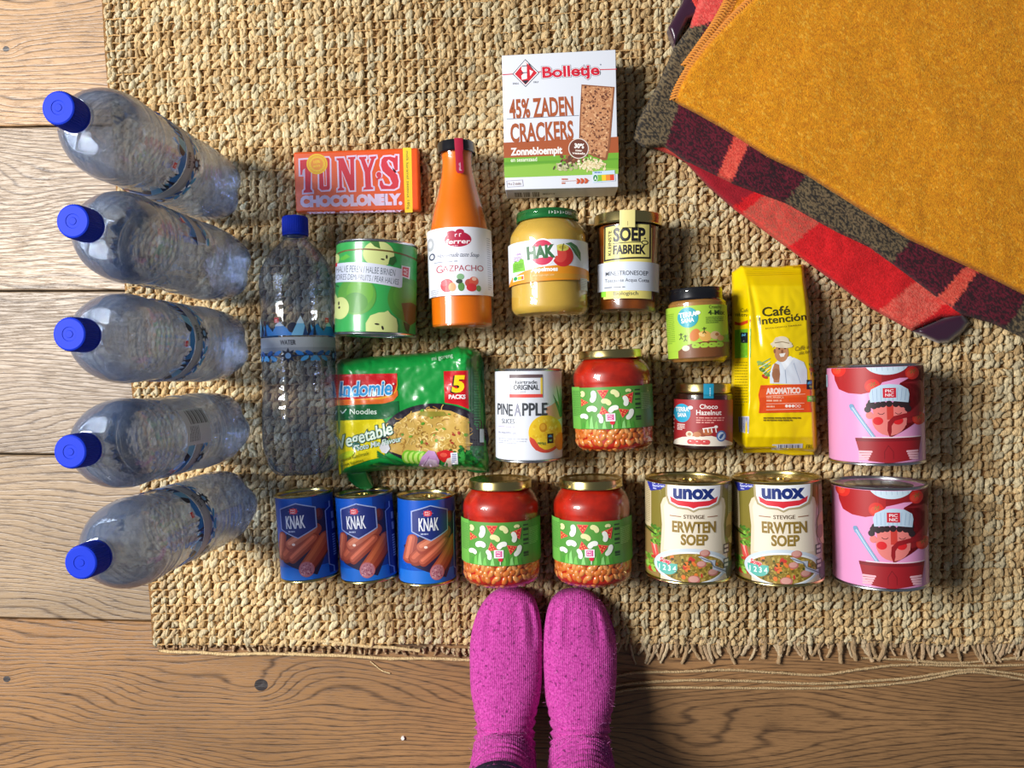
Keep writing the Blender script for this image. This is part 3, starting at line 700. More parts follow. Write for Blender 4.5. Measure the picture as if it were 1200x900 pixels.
_, so = tin('soup_can', 'pea soup can with cream and olive label, beside the right baked bean jar', G_S, (806, 565.5), (806, 686), 49.3, soup_art(), (132, 120, 52), gold(), 'pull')
r_, _x = tin('soup_can', 'pea soup can with cream and olive label, beside the pink tomato can', G_S, (909, 564.5), (913, 688), 49.3, None, 0, 0, src=so, spin=.02)
def tomato_art():
    a = Art(unroll(215, 172, 862, 3.12, 51.0))   # crop 960,410 x3.1, lower can
    sauce = (150, 22, 30)
    # swirl of sauce with tomatoes
    a.poly([(70, 500), (78, 560), (92, 592), (125, 606), (170, 610), (215, 600), (240, 570), (300, 556), (350, 556), (385, 580), (395, 640), (375, 690), (340, 712), (300, 716), (270, 735), (266, 762), (258, 735), (262, 700), (300, 672), (340, 668), (368, 640), (372, 600), (350, 578), (300, 574), (420, 560), (440, 500), (400, 500)], sauce)
    a.poly([(70, 500), (78, 560), (92, 592), (125, 606), (170, 610), (215, 600), (240, 572), (240, 500)], (176, 30, 34))
    a.ell(258, 502, 74, 42, (206, 226, 240), a0=0, a1=180, n=24)
    for k in range(7): a.line([(205+k*18, 504), (207+k*18, 530)], 1.2, (150, 176, 200))
    for x, y, q in ((92, 522, 27), (208, 582, 26), (342, 540, 24), (362, 700, 24), (300, 494, 18)):
        a.ell(x, y, q, q*.95, (220, 44, 34)); a.ell(x-6, y+3, q*.55, q*.5, (232, 72, 52))
        for an in range(0, 360, 60): a.poly([(x+2, y-6), (x+2+16*math.cos(math.radians(an)), y-6+12*math.sin(math.radians(an))), (x+2+8*math.cos(math.radians(an+22)), y-6+5*math.sin(math.radians(an+22)))], (70, 130, 50))
    # the cook
    a.ell(262, 700, 58, 56, (232, 128, 122)); a.ell(196, 684, 12, 13, (232, 128, 122)); a.poly([(206, 650), (322, 650), (318, 720), (262, 758), (214, 720)], (232, 128, 122))
    a.poly([(254, 650), (276, 650), (276, 700), (254, 700)], (206, 62, 52))
    for k, (x, y) in enumerate([(196, 650), (190, 664), (202, 640), (212, 652), (226, 648), (242, 646), (262, 645), (284, 646), (304, 648), (318, 652), (324, 664), (320, 640)]): a.ell(x, y, 11, 11, (48, 30, 34))
    a.poly([(200, 640), (196, 612), (204, 594), (232, 580), (264, 576), (300, 580), (326, 596), (330, 614), (326, 642), (264, 634)], (192, 214, 234))
    for k in range(9): a.line([(208+k*14, 594-6*math.sin(k*.39)), (210+k*13, 634)], 1.3, (140, 166, 198))
    a.rect(242, 590, 286, 624, (206, 34, 54)); a.text('PIC', 250, 278, 605, 595, (250, 235, 240), .02); a.text('NIC', 250, 278, 619, 609, (250, 235, 240), .02)
    a.ell(224, 704, 17, 14, (220, 30, 38)); a.ell(290, 704, 17, 14, (220, 30, 38))
    for x in (235, 292): a.line([(x-11, 676), (x-4, 681), (x+4, 681), (x+11, 676)], 2, (70, 30, 36))
    a.poly([(262, 765), (254, 738), (256, 708), (276, 688), (312, 680), (362, 676), (360, 690), (310, 696), (280, 704), (268, 722), (268, 742)], sauce)
    # whisk / spoon
    a.capsule(136, 652, 140, 662, 16, (120, 160, 196)); a.poly([(132, 660), (146, 656), (216, 762), (206, 768)], (140, 176, 208)); a.line([(138, 656), (208, 762)], 2, (214, 232, 244))
    # bowl with hands
    a.rect(170, 760, 366, 768, (244, 214, 226))
    a.poly([(146, 764), (366, 764), (356, 820), (330, 842), (256, 852), (190, 844), (160, 820)], (158, 24, 34)); a.poly([(146, 764), (366, 764), (364, 776), (148, 776)], (128, 16, 28))
    a.line([(256, 790), (243, 812), (243, 838)], 2, (110, 12, 22)); a.line([(256, 790), (272, 812), (272, 838)], 2, (110, 12, 22))
    for k in range(4):
        a.capsule(160, 812+k*9, 200-4*k, 812+k*8, 7, (240, 184, 196)); a.capsule(352, 812+k*9, 318+3*k, 812+k*8, 7, (240, 184, 196))
    a.rect(20, 540, 50, 585, (176, 214, 232)); a.micro(22, 548, 48, 580, 5, (90, 120, 160), 2.5)
    a.micro(24, 610, 50, 740, 12, (150, 100, 140), 3, seed=6)
    return a
G_T = 'pink tomato cans at the right'
_, tm = tin('tomato_can', 'pink can with a printed cook and tomatoes, right end of the bottom row', G_T, (1029, 571.5), (1031, 693.5), 50.6, tomato_art(), (236, 160, 208), silver())
tin('tomato_can', 'pink can with a printed cook, upper one, right of the yellow coffee bag', G_T, (1024, 426), (1027, 546), 50.6, None, 0, 0, src=tm, spin=0.0)
def pine_art():
    a = Art(unroll(337, 277, 845, 6.72, 40.3)); g = (60, 64, 70)
    a.poly([(520, 400), (560, 372), (620, 390), (640, 500), (560, 520), (480, 470), (470, 420)], (236, 170, 140))
    for x0, y0, x1, y1 in ((600, 500, 528, 310), (602, 480, 560, 240), (606, 470, 590, 250), (600, 470, 626, 270), (600, 500, 545, 370), (610, 500, 650, 330)):
        a.poly([(x0-12, y0), (x1, y1), (x0+14, y0)], random.choice([(96, 140, 96), (120, 160, 116), (76, 120, 84)]))
    a.ell(472, 640, 134, 128, (216, 88, 58), n=40); a.ell(470, 610, 136, 134, (240, 200, 44), n=40)
    a.noise_bits(70, lambda r: (470+r.uniform(-100, 100), 610+r.uniform(-95, 95)), 14, [(246, 214, 70), (232, 184, 34), (250, 224, 100)], 2)
    a.ell(590, 690, 46, 70, (230, 160, 50)); a.ell(450, 572, 30, 36, (206, 140, 26)); a.ell(448, 566, 20, 24, (226, 170, 50))
    a.poly([(345, 640), (350, 690), (390, 745), (450, 766), (490, 762), (420, 720), (380, 660)], (214, 74, 56))
    a.text('vegan', 402, 470, 700, 672, (70, 110, 50), .02, rot=-6); a.rect(482, 622, 532, 696, (20, 24, 30)); a.ell(506, 648, 16, 16, (60, 150, 200), a0=180, a1=360); a.ell(508, 668, 13, 14, (120, 190, 90), a0=0, a1=180)
    a.rect(188, 160, 448, 186, (98, 76, 80)); a.rect(432, 186, 448, 312, (238, 206, 80)); a.rect(188, 312, 448, 338, (222, 72, 66)); a.rect(188, 186, 196, 312, (200, 200, 206))
    a.text('fairtrade', 232, 404, 232, 204, g, .0); a.text('ORIGINAL', 220, 418, 278, 238, g, .012); a.micro(230, 290, 408, 298, 1, (150, 154, 160), 5)
    a.text('PIN', 88, 172, 472, 384, g, .015); a.text('E', 178, 212, 480, 388, g, .015); a.text('A', 222, 276, 480, 384, (140, 140, 160), .015); a.text('PPLE', 286, 484, 476, 380, g, .02)
    a.text('SLICES', 124, 224, 540, 502, (100, 104, 112), .0)
    a.micro(96, 562, 370, 576, 1, (170, 160, 200), 6); a.text('IN PINEAPPLE JUICE', 96, 250, 620, 604, (160, 160, 180)); a.micro(96, 655, 320, 705, 3, (176, 180, 196), 7)
    return a
tin('pineapple_can', 'white pineapple slices can right of the green noodle packet', None, (619, 431.5), (620, 543), 40.0, pine_art(), (226, 230, 240), silver())
def pear_art():
    a = Art(unroll(388, 307, 850, 6.9, 48.2)); G1 = (92, 160, 60); dk = (28, 60, 40)
    # pears, halves, branch and leaves
    def half(cx, cy, rx, ry, rot=0):
        a.ell(cx, cy, rx, ry, (206, 216, 140), rot=rot, n=30)
    half(400, 215, 112, 100); a.poly([(330, 118), (400, 118), (412, 176), (370, 160)], (60, 110, 44)); a.ell(430, 257, 15, 6, (40, 30, 26), rot=5); a.ell(458, 236, 7, 16, (40, 30, 26))
    a.line([(40, 215), (160, 188), (300, 182), (480, 190), (640, 212), (720, 222)], 13, (112, 88, 40))
    half(80, 240, 36, 46); a.poly([(110, 250), (170, 215), (200, 240), (150, 262)], (96, 180, 60)); a.poly([(470, 290), (480, 240), (520, 222), (528, 262), (500, 302)], (46, 96, 44))
    a.ell(248, 545, 140, 152, G1, n=36); a.ell(272, 520, 96, 110, (104, 172, 54), n=30); a.ell(240, 600, 90, 80, (84, 150, 58))
    a.ell(640, 560, 170, 175, (78, 146, 52), n=36); a.ell(600, 540, 90, 120, (90, 158, 54))
    a.poly([(570, 590), (640, 575), (700, 590), (690, 720), (640, 760), (600, 730)], (96, 84, 40)); a.poly([(590, 735), (640, 760), (630, 830), (605, 800)], (34, 60, 26))
    half(130, 640, 66, 88); half(66, 620, 50, 110); a.ell(118, 600, 6, 16, (40, 30, 26)); a.ell(122, 634, 8, 10, (40, 30, 26)); a.line([(96, 452), (116, 468)], 6, dk)
    a.poly([(320, 850), (318, 760), (350, 700), (410, 674), (450, 670), (474, 655), (494, 684), (536, 716), (548, 770), (546, 850)], (206, 216, 140))
    a.ell(398, 766, 18, 7, (30, 26, 20), rot=6); a.ell(438, 794, 8, 17, (30, 26, 20), rot=-16)
    # banner
    a.poly([(70, 278), (300, 285), (566, 318), (578, 330), (572, 462), (556, 470), (300, 440), (70, 428)], (214, 220, 236))
    a.text('HALVE PEREN / HALBE BIRNEN', 92, 520, 352, 300, (84, 96, 112), .0, rot=-4.0); a.text('POIRES DEMI-FRUITS / PEAR HALVES', 82, 548, 410, 365, (84, 96, 112), .0, rot=-4.6)
    a.rect(66, 270, 100, 300, (220, 40, 60))
    a.poly([(566, 290), (632, 292), (628, 392), (566, 378)], (236, 226, 232)); a.poly([(574, 300), (622, 302), (619, 380), (573, 370)], (206, 30, 60)); a.text('PIC', 582, 612, 335, 314, (250, 240, 244), .02); a.text('NIC', 582, 612, 362, 341, (250, 240, 244), .02)
    return a
tin('pear_can', 'green pear halves can above the noodle packet', None, (442, 279), (440, 392), 47.8, pear_art(), (58, 168, 84), silver())
# ---------------------------------------------------------------- glass jars
def jar(name, label, A, B, r, prof, fill_mat, fill_top=None, group=None, cat='jar', z0=.0113, top=None, seg=80, inset=2.6, fmat=None):
    m, L = lying(*A, *B, r/1000, z0, top/1000 if top else None)
    root = thing(name, label, cat, m, group); LY[root.name] = LAST[0]
    P = smooth_prof([(z*L, q) for z, q in prof], 6); P = [(z, max(q, .05)) for z, q in P]
    g = lathe('glass_jar', P, fmat or glass(), root, seg=seg, ang=80)
    ft = (fill_top or 1.0)*L
    Q = [(max(z, 3.0), max(q-inset, .05)) for z, q in P if z <= ft]
    c = lathe('contents', Q, fill_mat, root, seg=seg, ang=80)
    return root, L
def lid(root, L, r, h, m, knurl=0, name='lid', panel=True):
    rf = (lambda z, q, t: q+(knurl*(.5+.5*math.cos(t*60)) if q > r-.5 and z < L-1 else 0)) if knurl else None
    P = [(L-h, r-1.4), (L-h-.3, r-.2), (L-h+.6, r+.25), (L-h+1.6, r-.1), (L-h+2.4, r-.35), (L-1.6, r-.35), (L-.4, r-1.0), (L, r-2.2), (L-.1, r-3.6)]
    if panel: P += [(L-1.2, r-5), (L-1.3, r*.62), (L-.6, r*.58), (L-.6, r*.5), (L-.8, 0.01)]
    else: P += [(L-.1, .01)]
    return lathe(name, P, m, root, seg=120 if knurl else 80, cap=False, rf=rf)
def label_band(root, L, r, v0, v1, u0, u1, col, name='label', m=None):
    """paper band glued round the glass"""
    a = Art(); a.poly([(u0, v0), (u1, v0), (u1, v1), (u0, v1)], col)
    return a.build(name, cyl_map(r), root, cut=CUT, base=1.5e-4, m=m)
sauce = mat('tomato_sauce', (184, 34, 14), .35, nscale=60, namt=.35)
def bean_stuff(r, v0, v1, seed):
    R = random.Random(seed); vs, fs, cs = [], [], []
    for rowi in range(int((v1-v0)/6.6)+1):
        for k in range(26):
            a = -1.9+3.8*(k+R.uniform(-.3, .3)+.5*(rowi % 2))/26*1.0; v = v0+rowi*6.6+R.uniform(-1.8, 1.8); q = r-3.6+R.uniform(-.6, .3)
            if v < 12: q -= (12-v)*.8
            ra, rb, rc = R.uniform(5.4, 7.4), R.uniform(3.4, 4.4), 2.8; th = R.uniform(-1.5, 1.5); o0 = len(vs)
            col = lin(R.choice([(222, 126, 56), (232, 146, 76), (214, 110, 44), (238, 162, 96)]))
            for i in range(1, 5):
                ph = math.pi*i/5
                for j in range(8):
                    l = 2*math.pi*j/8; x, y, z = ra*math.cos(ph), rb*math.sin(ph)*math.cos(l), rc*math.sin(ph)*math.sin(l)
                    y += .9*(x/ra)**2; X, Y = x*math.cos(th)-y*math.sin(th), x*math.sin(th)+y*math.cos(th); rr = q+z; aa = a+X/q
                    vs.append((rr*math.sin(aa)/1000, -rr*math.cos(aa)/1000, (v+Y)/1000)); cs.append(col)
            for i in range(3):
                for j in range(8): fs.append((o0+i*8+j, o0+i*8+(j+1) % 8, o0+(i+1)*8+(j+1) % 8, o0+(i+1)*8+j))
            fs.append(tuple(o0+j for j in range(8))[::-1]); fs.append(tuple(o0+24+j for j in range(8)))
    return vs, fs, cs
def bean_art():
    a = Art(unroll(350, 281, 862, 6.1, 46.9)); g = (98, 172, 66)
    a.rect(560, 380, 700, 690, (78, 140, 60)); a.rect(-10, 380, 130, 690, (106, 176, 74))
    a.micro(76, 410, 128, 600, 16, (60, 110, 48), 5, seed=2); a.micro(545, 440, 610, 560, 12, (150, 200, 120), 4, seed=4)
    for i, y in enumerate((410, 436, 478, 508, 540, 600, 622)): a.rect(502, y, 538, y+(18 if i % 2 else 10), (30, 60, 34))
    # pale blades of grass
    for x, h, c in ((150, 50, 0), (176, 70, 1), (204, 96, 2), (238, 60, 1), (270, 80, 0), (290, 60, 2), (330, 50, 0), (372, 60, 1), (392, 84, 0), (420, 60, 2), (452, 80, 1), (480, 50, 0)):
        c = [(70, 150, 50), (110, 190, 80), (140, 210, 120)][c]; a.poly([(x-14, 684), (x-7, 684-h*.7), (x+6, 684-h), (x+9, 684-h*.5), (x+14, 684)], c)
    W = (236, 240, 230); Cc = (224, 224, 160); Rd = (208, 42, 44)
    def tri(x, y, q, rot):
        p = [(x+q*math.cos(math.radians(rot+k*120)), y+q*math.sin(math.radians(rot+k*120))) for k in range(3)]; a.poly(p, (236, 104, 84)); p = [(x+q*.82*math.cos(math.radians(rot+k*120)), y+q*.82*math.sin(math.radians(rot+k*120))) for k in range(3)]; a.poly(p, Rd)
        for k in range(4): t = math.radians(rot+k*90); a.ell(x+q*.3*math.cos(t), y+q*.3*math.sin(t), 4, 4, (240, 190, 90), n=6)
    tri(156, 494, 34, 0); tri(290, 430, 46, 90); tri(288, 560, 40, 20); tri(420, 570, 42, -20); tri(460, 466, 48, 70)
    for x, y, p, q, rt, c in ((222, 452, 44, 24, 100, W), (310, 494, 36, 24, 24, Cc), (212, 544, 36, 26, 0, W), (355, 545, 38, 24, -28, W), (158, 597, 28, 22, 10, W), (266, 610, 36, 20, 76, W), (462, 587, 42, 22, 118, W), (436, 490, 38, 22, 84, W), (370, 434, 34, 24, 40, Cc), (152, 432, 22, 18, 90, Cc), (458, 418, 20, 14, 0, Cc)): a.bean(x, y, p, q, rt, c)
    # badge and cherry
    a.line([(343, 640), (343, 680)], 6, (230, 240, 230)); a.ell(345, 642, 16, 15, (214, 30, 60)); a.rect(302, 576, 366, 632, (244, 240, 244)); a.rect(312, 583, 357, 624, (214, 50, 140)); a.text('PIC', 318, 350, 601, 588, (250, 240, 246), .02); a.text('NIC', 318, 350, 619, 606, (250, 240, 246), .02)
    return a
BJ = [(0, 0), (0, 33), (.012, 39), (.05, 45.5), (.11, 47), (.30, 46.6), (.62, 46.6), (.70, 47.2), (.78, 46.2), (.85, 41.5), (.895, 36.5), (.915, 34.5), (.985, 34.5), (.985, 0)]
def copy_tree(root, m, label, sc=1.0):
    r = root.copy(); COL.objects.link(r); r.matrix_world = m; r['label'] = label; LY[r.name] = LAST[0]
    for ch in root.children:
        c = ch.copy(); COL.objects.link(c); c.parent = r; c.matrix_parent_inverse = Matrix(); c.scale = (1, 1, sc)
        for g in ch.children:
            e = g.copy(); COL.objects.link(e); e.parent = c; e.matrix_parent_inverse = Matrix()
    return r
G_B = 'baked bean jars'
root, L = jar('bean_jar', 'baked bean jar above the toes of the left sock, beside the blue cans', (586, 567), (588, 693), 46.9, BJ, sauce, .93, G_B)
vs, fs, cs = bean_stuff(46.9, 6, 40, 1); o = pydata('beans', vs, fs, attr_mat('beans_skin', rough=.3, coat=.3, namt=.12, nscale=80), root, cols=cs, ang=0); o['kind'] = 'stuff'
lb = label_band(root, L, 46.9, 28.5, 78, -85, 85, (84, 150, 58)); bean_art().build('label_print', cyl_map(46.9), lb, cut=CUT, base=2.2e-4)
lid(root, L, 37.5, 10, gold())
for A, B, lbl in (((692, 566), (695, 692), 'baked bean jar above the right sock, beside the pea soup cans'), ((715, 409), (720, 531), 'baked bean jar of the middle row, right of the white pineapple can')):
    m, L2 = lying(*A, *B, .0469); copy_tree(root, m, lbl, L2/L)
# apple sauce jar
AJ = [(0, 0), (0, 34), (.012, 40), (.06, 46), (.12, 47.3), (.30, 46.8), (.62, 46.8), (.70, 47.2), (.78, 46), (.85, 41), (.90, 36), (.92, 34.5), (.985, 34.5), (.985, 0)]
root, L = jar('apple_sauce_jar', 'apple sauce jar with a green lid below the cracker box', (641, 240), (644.5, 368), 47, AJ, mat('apple_puree', (214, 172, 72), .4, nscale=25, namt=.12), .95)
lb = label_band(root, L, 47, 39, 84, -88, 88, (226, 230, 238))
f = unroll(322, 288, 866, 6.08, 47); a = Art(f)
a.poly([(20, 640), (60, 600), (160, 560), (240, 545), (420, 530), (640, 560), (700, 620), (20, 650)], (228, 146, 30)); a.rect(60, 590, 720, 622, (216, 150, 40))
a.poly([(70, 560), (70, 500), (90, 480), (110, 490), (130, 470), (150, 480), (160, 560)], (120, 190, 60)); a.micro(80, 505, 145, 550, 4, (80, 140, 40), 6); a.text('100%', 96, 134, 446, 432, (150, 70, 160), .02); a.micro(80, 456, 140, 490, 3, (150, 90, 170), 6)
a.poly([(70, 590), (148, 584), (150, 618), (70, 624)], (240, 240, 240)); a.ell(88, 604, 14, 14, (40, 150, 80)); a.rect(104, 592, 118, 616, (180, 200, 60)); a.rect(118, 592, 132, 616, (240, 190, 40)); a.rect(132, 592, 146, 616, (226, 90, 50))
a.ell(420, 468, 74, 76, (206, 46, 48), n=34); a.ell(402, 460, 46, 56, (222, 76, 66)); a.ell(418, 414, 46, 24, (214, 206, 96)); a.ell(420, 412, 26, 12, (190, 170, 60)); a.line([(418, 438), (424, 400), (430, 386)], 7, (90, 90, 40))
a.poly([(440, 386), (480, 374), (520, 396), (546, 440), (546, 500), (510, 460), (470, 400)], (62, 110, 70)); a.line([(456, 384), (510, 420), (544, 490)], 4, (120, 160, 110))
a.ell(283, 445, 92, 96, (240, 236, 240), n=40); a.ell(283, 445, 82, 86, (204, 44, 84), n=40); a.poly([(190, 408), (380, 396), (385, 470), (190, 486)], (236, 238, 242))
a.text('HAK', 176, 372, 482, 402, (52, 104, 62), .06, rot=2)
a.text('Appelmoes', 200, 384, 572, 544, (250, 248, 240), .05); a.text('zonder toegevoegde suiker', 210, 360, 604, 590, (250, 220, 160))
a.rect(540, 616, 590, 700, (216, 214, 190)); a.micro(544, 622, 586, 694, 8, (150, 140, 110), 4)
a.build('label_print', cyl_map(47), lb, cut=CUT, base=2.2e-4)
ld = lid(root, L, 36.5, 11, mat('green_lid', (28, 110, 52), .3, .3, coat=.4))
a = Art(); a.text('1 > 2 > 3 > OPEN', 2, 32, -(L-7.5), -(L-4.2), (226, 236, 226), .03); a.f = lambda x, y: (x, -y); a.build('lid_print', cyl_map(36.3), ld, cut=CUT, base=2e-4)
# minestrone jar: straight sides that narrow towards the foot
SJ = [(0, 0), (0, 29), (.01, 32), (.04, 34.0), (.3, 35.2), (.6, 36.0), (.84, 36.8), (.88, 36.6), (.90, 35), (.985, 35), (.985, 0)]
root, L = jar('minestrone_jar', 'small minestrone jar with a gold lid right of the apple sauce', (736, 246.5), (735, 364), 36.5, SJ, mat('broth', (120, 58, 14), .3, nscale=45, namt=.6), .9)
lb = label_band(root, L, 36.6, 14, 96, -31, 31, (228, 214, 120))
a = Art(unroll(292, 243, 852, 6.35, 36.6)); K = (24, 22, 26)
a.rect(60, 496, 560, 705, (214, 222, 236))
a.poly([(112, 226), (466, 210), (466, 470), (112, 486)], K); a.poly([(124, 237), (454, 222), (454, 458), (124, 473)], (230, 218, 128))
a.text('KLEINSTE', 168, 350, 446, 422, K, .03, rot=90); a.text('SOEP', 182, 424, 344, 252, K, .045); a.text('FABRIEK', 182, 428, 438, 376, K, .045); a.ell(420, 326, 8, 6, K)
a.line([(180, 362), (396, 354)], 6, K); a.ell(420, 356, 27, 17, K); a.ell(420, 356, 19, 10, (230, 218, 128))
a.text('MINESTRONESOEP', 126, 446, 594, 562, (60, 64, 76), .008); a.text('Toscaanse Acqua Cotta', 120, 454, 642, 616, (60, 64, 76), .004); a.micro(118, 676, 454, 690, 1, (120, 124, 136), 8)
a.text('Biologisch', 188, 372, 738, 710, (70, 70, 70), .004); a.rect(94, 706, 130, 746, (140, 214, 60))
a.build('label_print', cyl_map(36.6), lb, cut=CUT, base=2.2e-4)
lid(root, L, 40.3, 13, gold())
a = Art(); a.poly([(-9.5, L-.3), (8, L-.3), (8, L-20), (-9.5, L-20)], (228, 216, 140)); a.poly([(-.6, L-13), (0, L-13), (0, L-18), (-.6, L-18)], (150, 120, 70)); a.build('seal_strip', cyl_map(40.6), root, cut=CUT)
# nut butter jar
NJ = [(0, 0), (0, 26), (.02, 30), (.07, 34), (.14, 35.3), (.74, 35.3), (.80, 34.6), (.85, 31), (.88, 29.5), (.985, 29.5), (.985, 0)]
root, L = jar('nut_butter_jar', 'nut butter jar with a black lid left of the yellow coffee bag', (814.5, 335), (819, 426), 35.3, NJ, mat('nut_paste', (176, 122, 62), .4, nscale=70, namt=.2), .86)
lb = label_band(root, L, 35.3, 16, 67, -76, 76, (164, 202, 62))
a = Art(unroll(208, 150, 432, 4.28, 35.3))
a.poly([(40, 400), (110, 366), (160, 336), (240, 322), (370, 326), (370, 400)], (120, 72, 36)); a.rect(52, 364, 112, 400, (164, 202, 62)); a.micro(56, 176, 100, 330, 16, (110, 150, 40), 4); a.poly([(296, 300), (380, 290), (380, 330), (300, 330)], (120, 170, 50))
for x, y, rx, ry, c, rt in ((196, 290, 32, 24, (206, 120, 50), -60), (244, 298, 30, 26, (226, 170, 84), 20), (292, 296, 24, 20, (216, 180, 130), 0), (300, 292, 9, 8, (170, 110, 60), 0), (228, 290, 16, 9, (240, 200, 130), 30), (150, 352, 18, 14, (226, 210, 190), 0), (316, 310, 16, 14, (200, 150, 90), 0)): a.ell(x, y, rx, ry, c, rot=rt)
for x in (198, 237, 276, 310): a.capsule(x-8, 342, x+8, 342, 24, (164, 202, 62)); a.micro(x-9, 338, x+9, 346, 1, (100, 80, 30), 4)
for x, y in ((150, 300), (240, 268), (130, 290)): a.ell(x, y-10, 4, 4, (70, 90, 30)); a.line([(x, y-8), (x, y+8), (x-8, y+18)], 4, (70, 90, 30)); a.line([(x, y+8), (x+8, y+17)], 4, (70, 90, 30)); a.line([(x-10, y-8), (x, y-2), (x+10, y-10)], 3, (70, 90, 30))
a.ell(167, 202, 49, 50, (30, 160, 176), n=30); a.ell(214, 182, 13, 10, (236, 240, 236)); a.text('TERRA', 127, 208, 202, 178, (246, 250, 250), .025, rot=4); a.text('SANA', 136, 196, 228, 206, (246, 250, 250), .025, rot=4)
a.text('Crunchy', 268, 328, 165, 148, (70, 90, 40), .0); a.text('4-Mix', 262, 342, 196, 172, (50, 70, 30), .015); a.micro(250, 206, 336, 240, 4, (90, 120, 40), 4)
a.build('label_print', cyl_map(35.3), lb, cut=CUT, base=2.2e-4)
lid(root, L, 31.3, 14, mat('black_lid', (22, 22, 28), .28, .2, coat=.5), panel=False)
# chocolate spread jar
CJ = [(0, 0), (0, 26), (.02, 30), (.06, 33.6), (.12, 34.6), (.78, 34.6), (.83, 33.6), (.86, 31), (.88, 29.5), (.985, 29.5), (.985, 0)]
root, L = jar('chocolate_spread_jar', 'hazelnut chocolate spread jar with a gold lid and blue seal', (824, 449.5), (823.5, 531), 34.6, CJ, mat('choco_spread', (52, 20, 14), .3, nscale=40, namt=.3), .94)
lb = label_band(root, L, 34.6, 8, 61, -45, 47, (158, 34, 38))
a = Art(unroll(228, 148, 880, 4.25, 34.6)); Wt = (244, 236, 230)
a.poly([(84, 840), (90, 826), (130, 806), (180, 800), (270, 796), (320, 812), (372, 836), (372, 846), (84, 846)], (232, 222, 206))
a.ell(127, 688, 42, 46, (40, 160, 196), n=30); a.ell(168, 660, 12, 9, Wt); a.text('TERRA', 96, 160, 682, 660, Wt, .025, rot=3); a.text('SANA', 106, 150, 708, 688, Wt, .025, rot=3)
a.text('Choco', 212, 298, 664, 642, Wt, .015); a.text('Hazelnut', 196, 316, 694, 670, Wt, .015); a.micro(196, 706, 330, 740, 3, (226, 160, 150), 5)
a.micro(104, 742, 142, 776, 4, Wt, 4); a.micro(80, 700, 90, 800, 5, (224, 200, 190), 6)
a.ell(226, 782, 30, 18, (150, 70, 36)); a.ell(250, 776, 24, 16, (182, 104, 60)); a.ell(200, 790, 20, 13, (190, 120, 70)); a.ell(164, 790, 17, 15, (226, 206, 180)); a.ell(164, 790, 9, 8, (180, 130, 90))
for x in (230, 250, 268, 288): a.line([(x, 760), (x+4, 780)], 5, Wt)
a.line([(226, 762), (294, 752)], 5, Wt); a.ell(290, 752, 9, 7, Wt)
for x, w in ((174, 14), (206, 12), (240, 18)): a.capsule(x-w*.6, 827, x+w*.6, 827, 24, (206, 70, 70)); a.micro(x-10, 822, x+10, 834, 1, Wt, 4)
a.ell(315, 797, 23, 27, (70, 110, 176)); a.ell(315, 797, 17, 20, (196, 214, 232)); a.poly([(303, 806), (312, 790), (330, 782), (322, 800), (312, 812)], (50, 90, 150))
a.build('label_print', cyl_map(34.6), lb, cut=CUT, base=2.2e-4)
lid(root, L, 32.3, 11, gold())
a = Art(); a.poly([(.5, L-.2), (12, L-.2), (12, L-17), (.5, L-17)], (20, 142, 176)); a.f = None
for k in range(5): a.poly([(7.2, L-5-k*2), (8.4, L-5-k*2), (8.4, L-6.2-k*2), (7.2, L-6.2-k*2)], (200, 230, 240))
a.build('seal_strip', cyl_map(32.7), root, cut=CUT)
# gazpacho bottle
GB = [(0, 0), (0, 30), (.006, 34), (.025, 37.8), (.05, 38.4), (.40, 38.2), (.52, 36.8), (.62, 32.6), (.72, 26.6), (.82, 21.6), (.90, 19.6), (.93, 20.2), (.992, 20.2), (.992, 0)]
root, L = jar('gazpacho_bottle', 'glass bottle of orange gazpacho with a black lid and white label', (534.5, 157), (542, 384), 38.3, GB, mat('gazpacho', (236, 116, 8), .35, nscale=18, namt=.10), .97, cat='bottle')
for c in root.children:
    if c.name.startswith('glass_jar'): c.name = 'glass_bottle'
lb = label_band(root, L, 38.4, 37.5, 116, -60, 60, (228, 230, 240))
a = Art(unroll(184, 142, 866, 3.86, 38.4)); MG = (176, 24, 62)
a.ell(177, 473, 57, 34, MG, n=34); a.ell(150, 446, 20, 12, MG); a.ell(186, 440, 18, 12, MG); a.line([(166, 462), (166, 452), (174, 450)], 4, (240, 220, 230)); a.line([(184, 462), (184, 450), (192, 448)], 4, (240, 220, 230))
a.text('ferrer', 124, 228, 492, 472, (248, 240, 244), .02, shear=.1); a.micro(150, 500, 205, 506, 1, (226, 170, 190), 4)
a.text('Homemade taste Soup', 86, 262, 551, 531, (60, 70, 100), -.005, shear=.35); a.micro(72, 568, 284, 576, 1, (140, 146, 170), 4)
a.text('G', 80, 108, 618, 584, (176, 60, 80), .0); a.text('AZPACHO', 108, 282, 614, 588, (176, 60, 80), .0)
for x, y, rx, ry, c in ((124, 676, 28, 30, (206, 44, 58)), (146, 684, 16, 20, (220, 160, 110)), (112, 664, 14, 14, (226, 90, 100)), (182, 640, 16, 14, (130, 176, 130)), (184, 684, 14, 20, (90, 140, 70)), (176, 660, 14, 10, (50, 60, 50)), (218, 668, 18, 18, (190, 80, 70)), (238, 660, 20, 20, (214, 90, 70)), (228, 688, 22, 18, (210, 50, 56)), (258, 692, 10, 14, (100, 140, 80)), (240, 650, 10, 8, (236, 190, 170))): a.ell(x, y, rx, ry, c)
a.ell(58, 483, 16, 30, (176, 180, 186)); a.ell(58, 483, 9, 16, (210, 212, 218)); a.ell(64, 540, 13, 16, (50, 60, 90)); a.ell(64, 540, 8, 10, (226, 228, 238)); a.micro(54, 690, 90, 724, 5, (150, 154, 170), 3); a.micro(300, 460, 316, 700, 24, (170, 174, 188), 4)
a.build('label_print', cyl_map(38.4), lb, cut=CUT, base=2.2e-4)
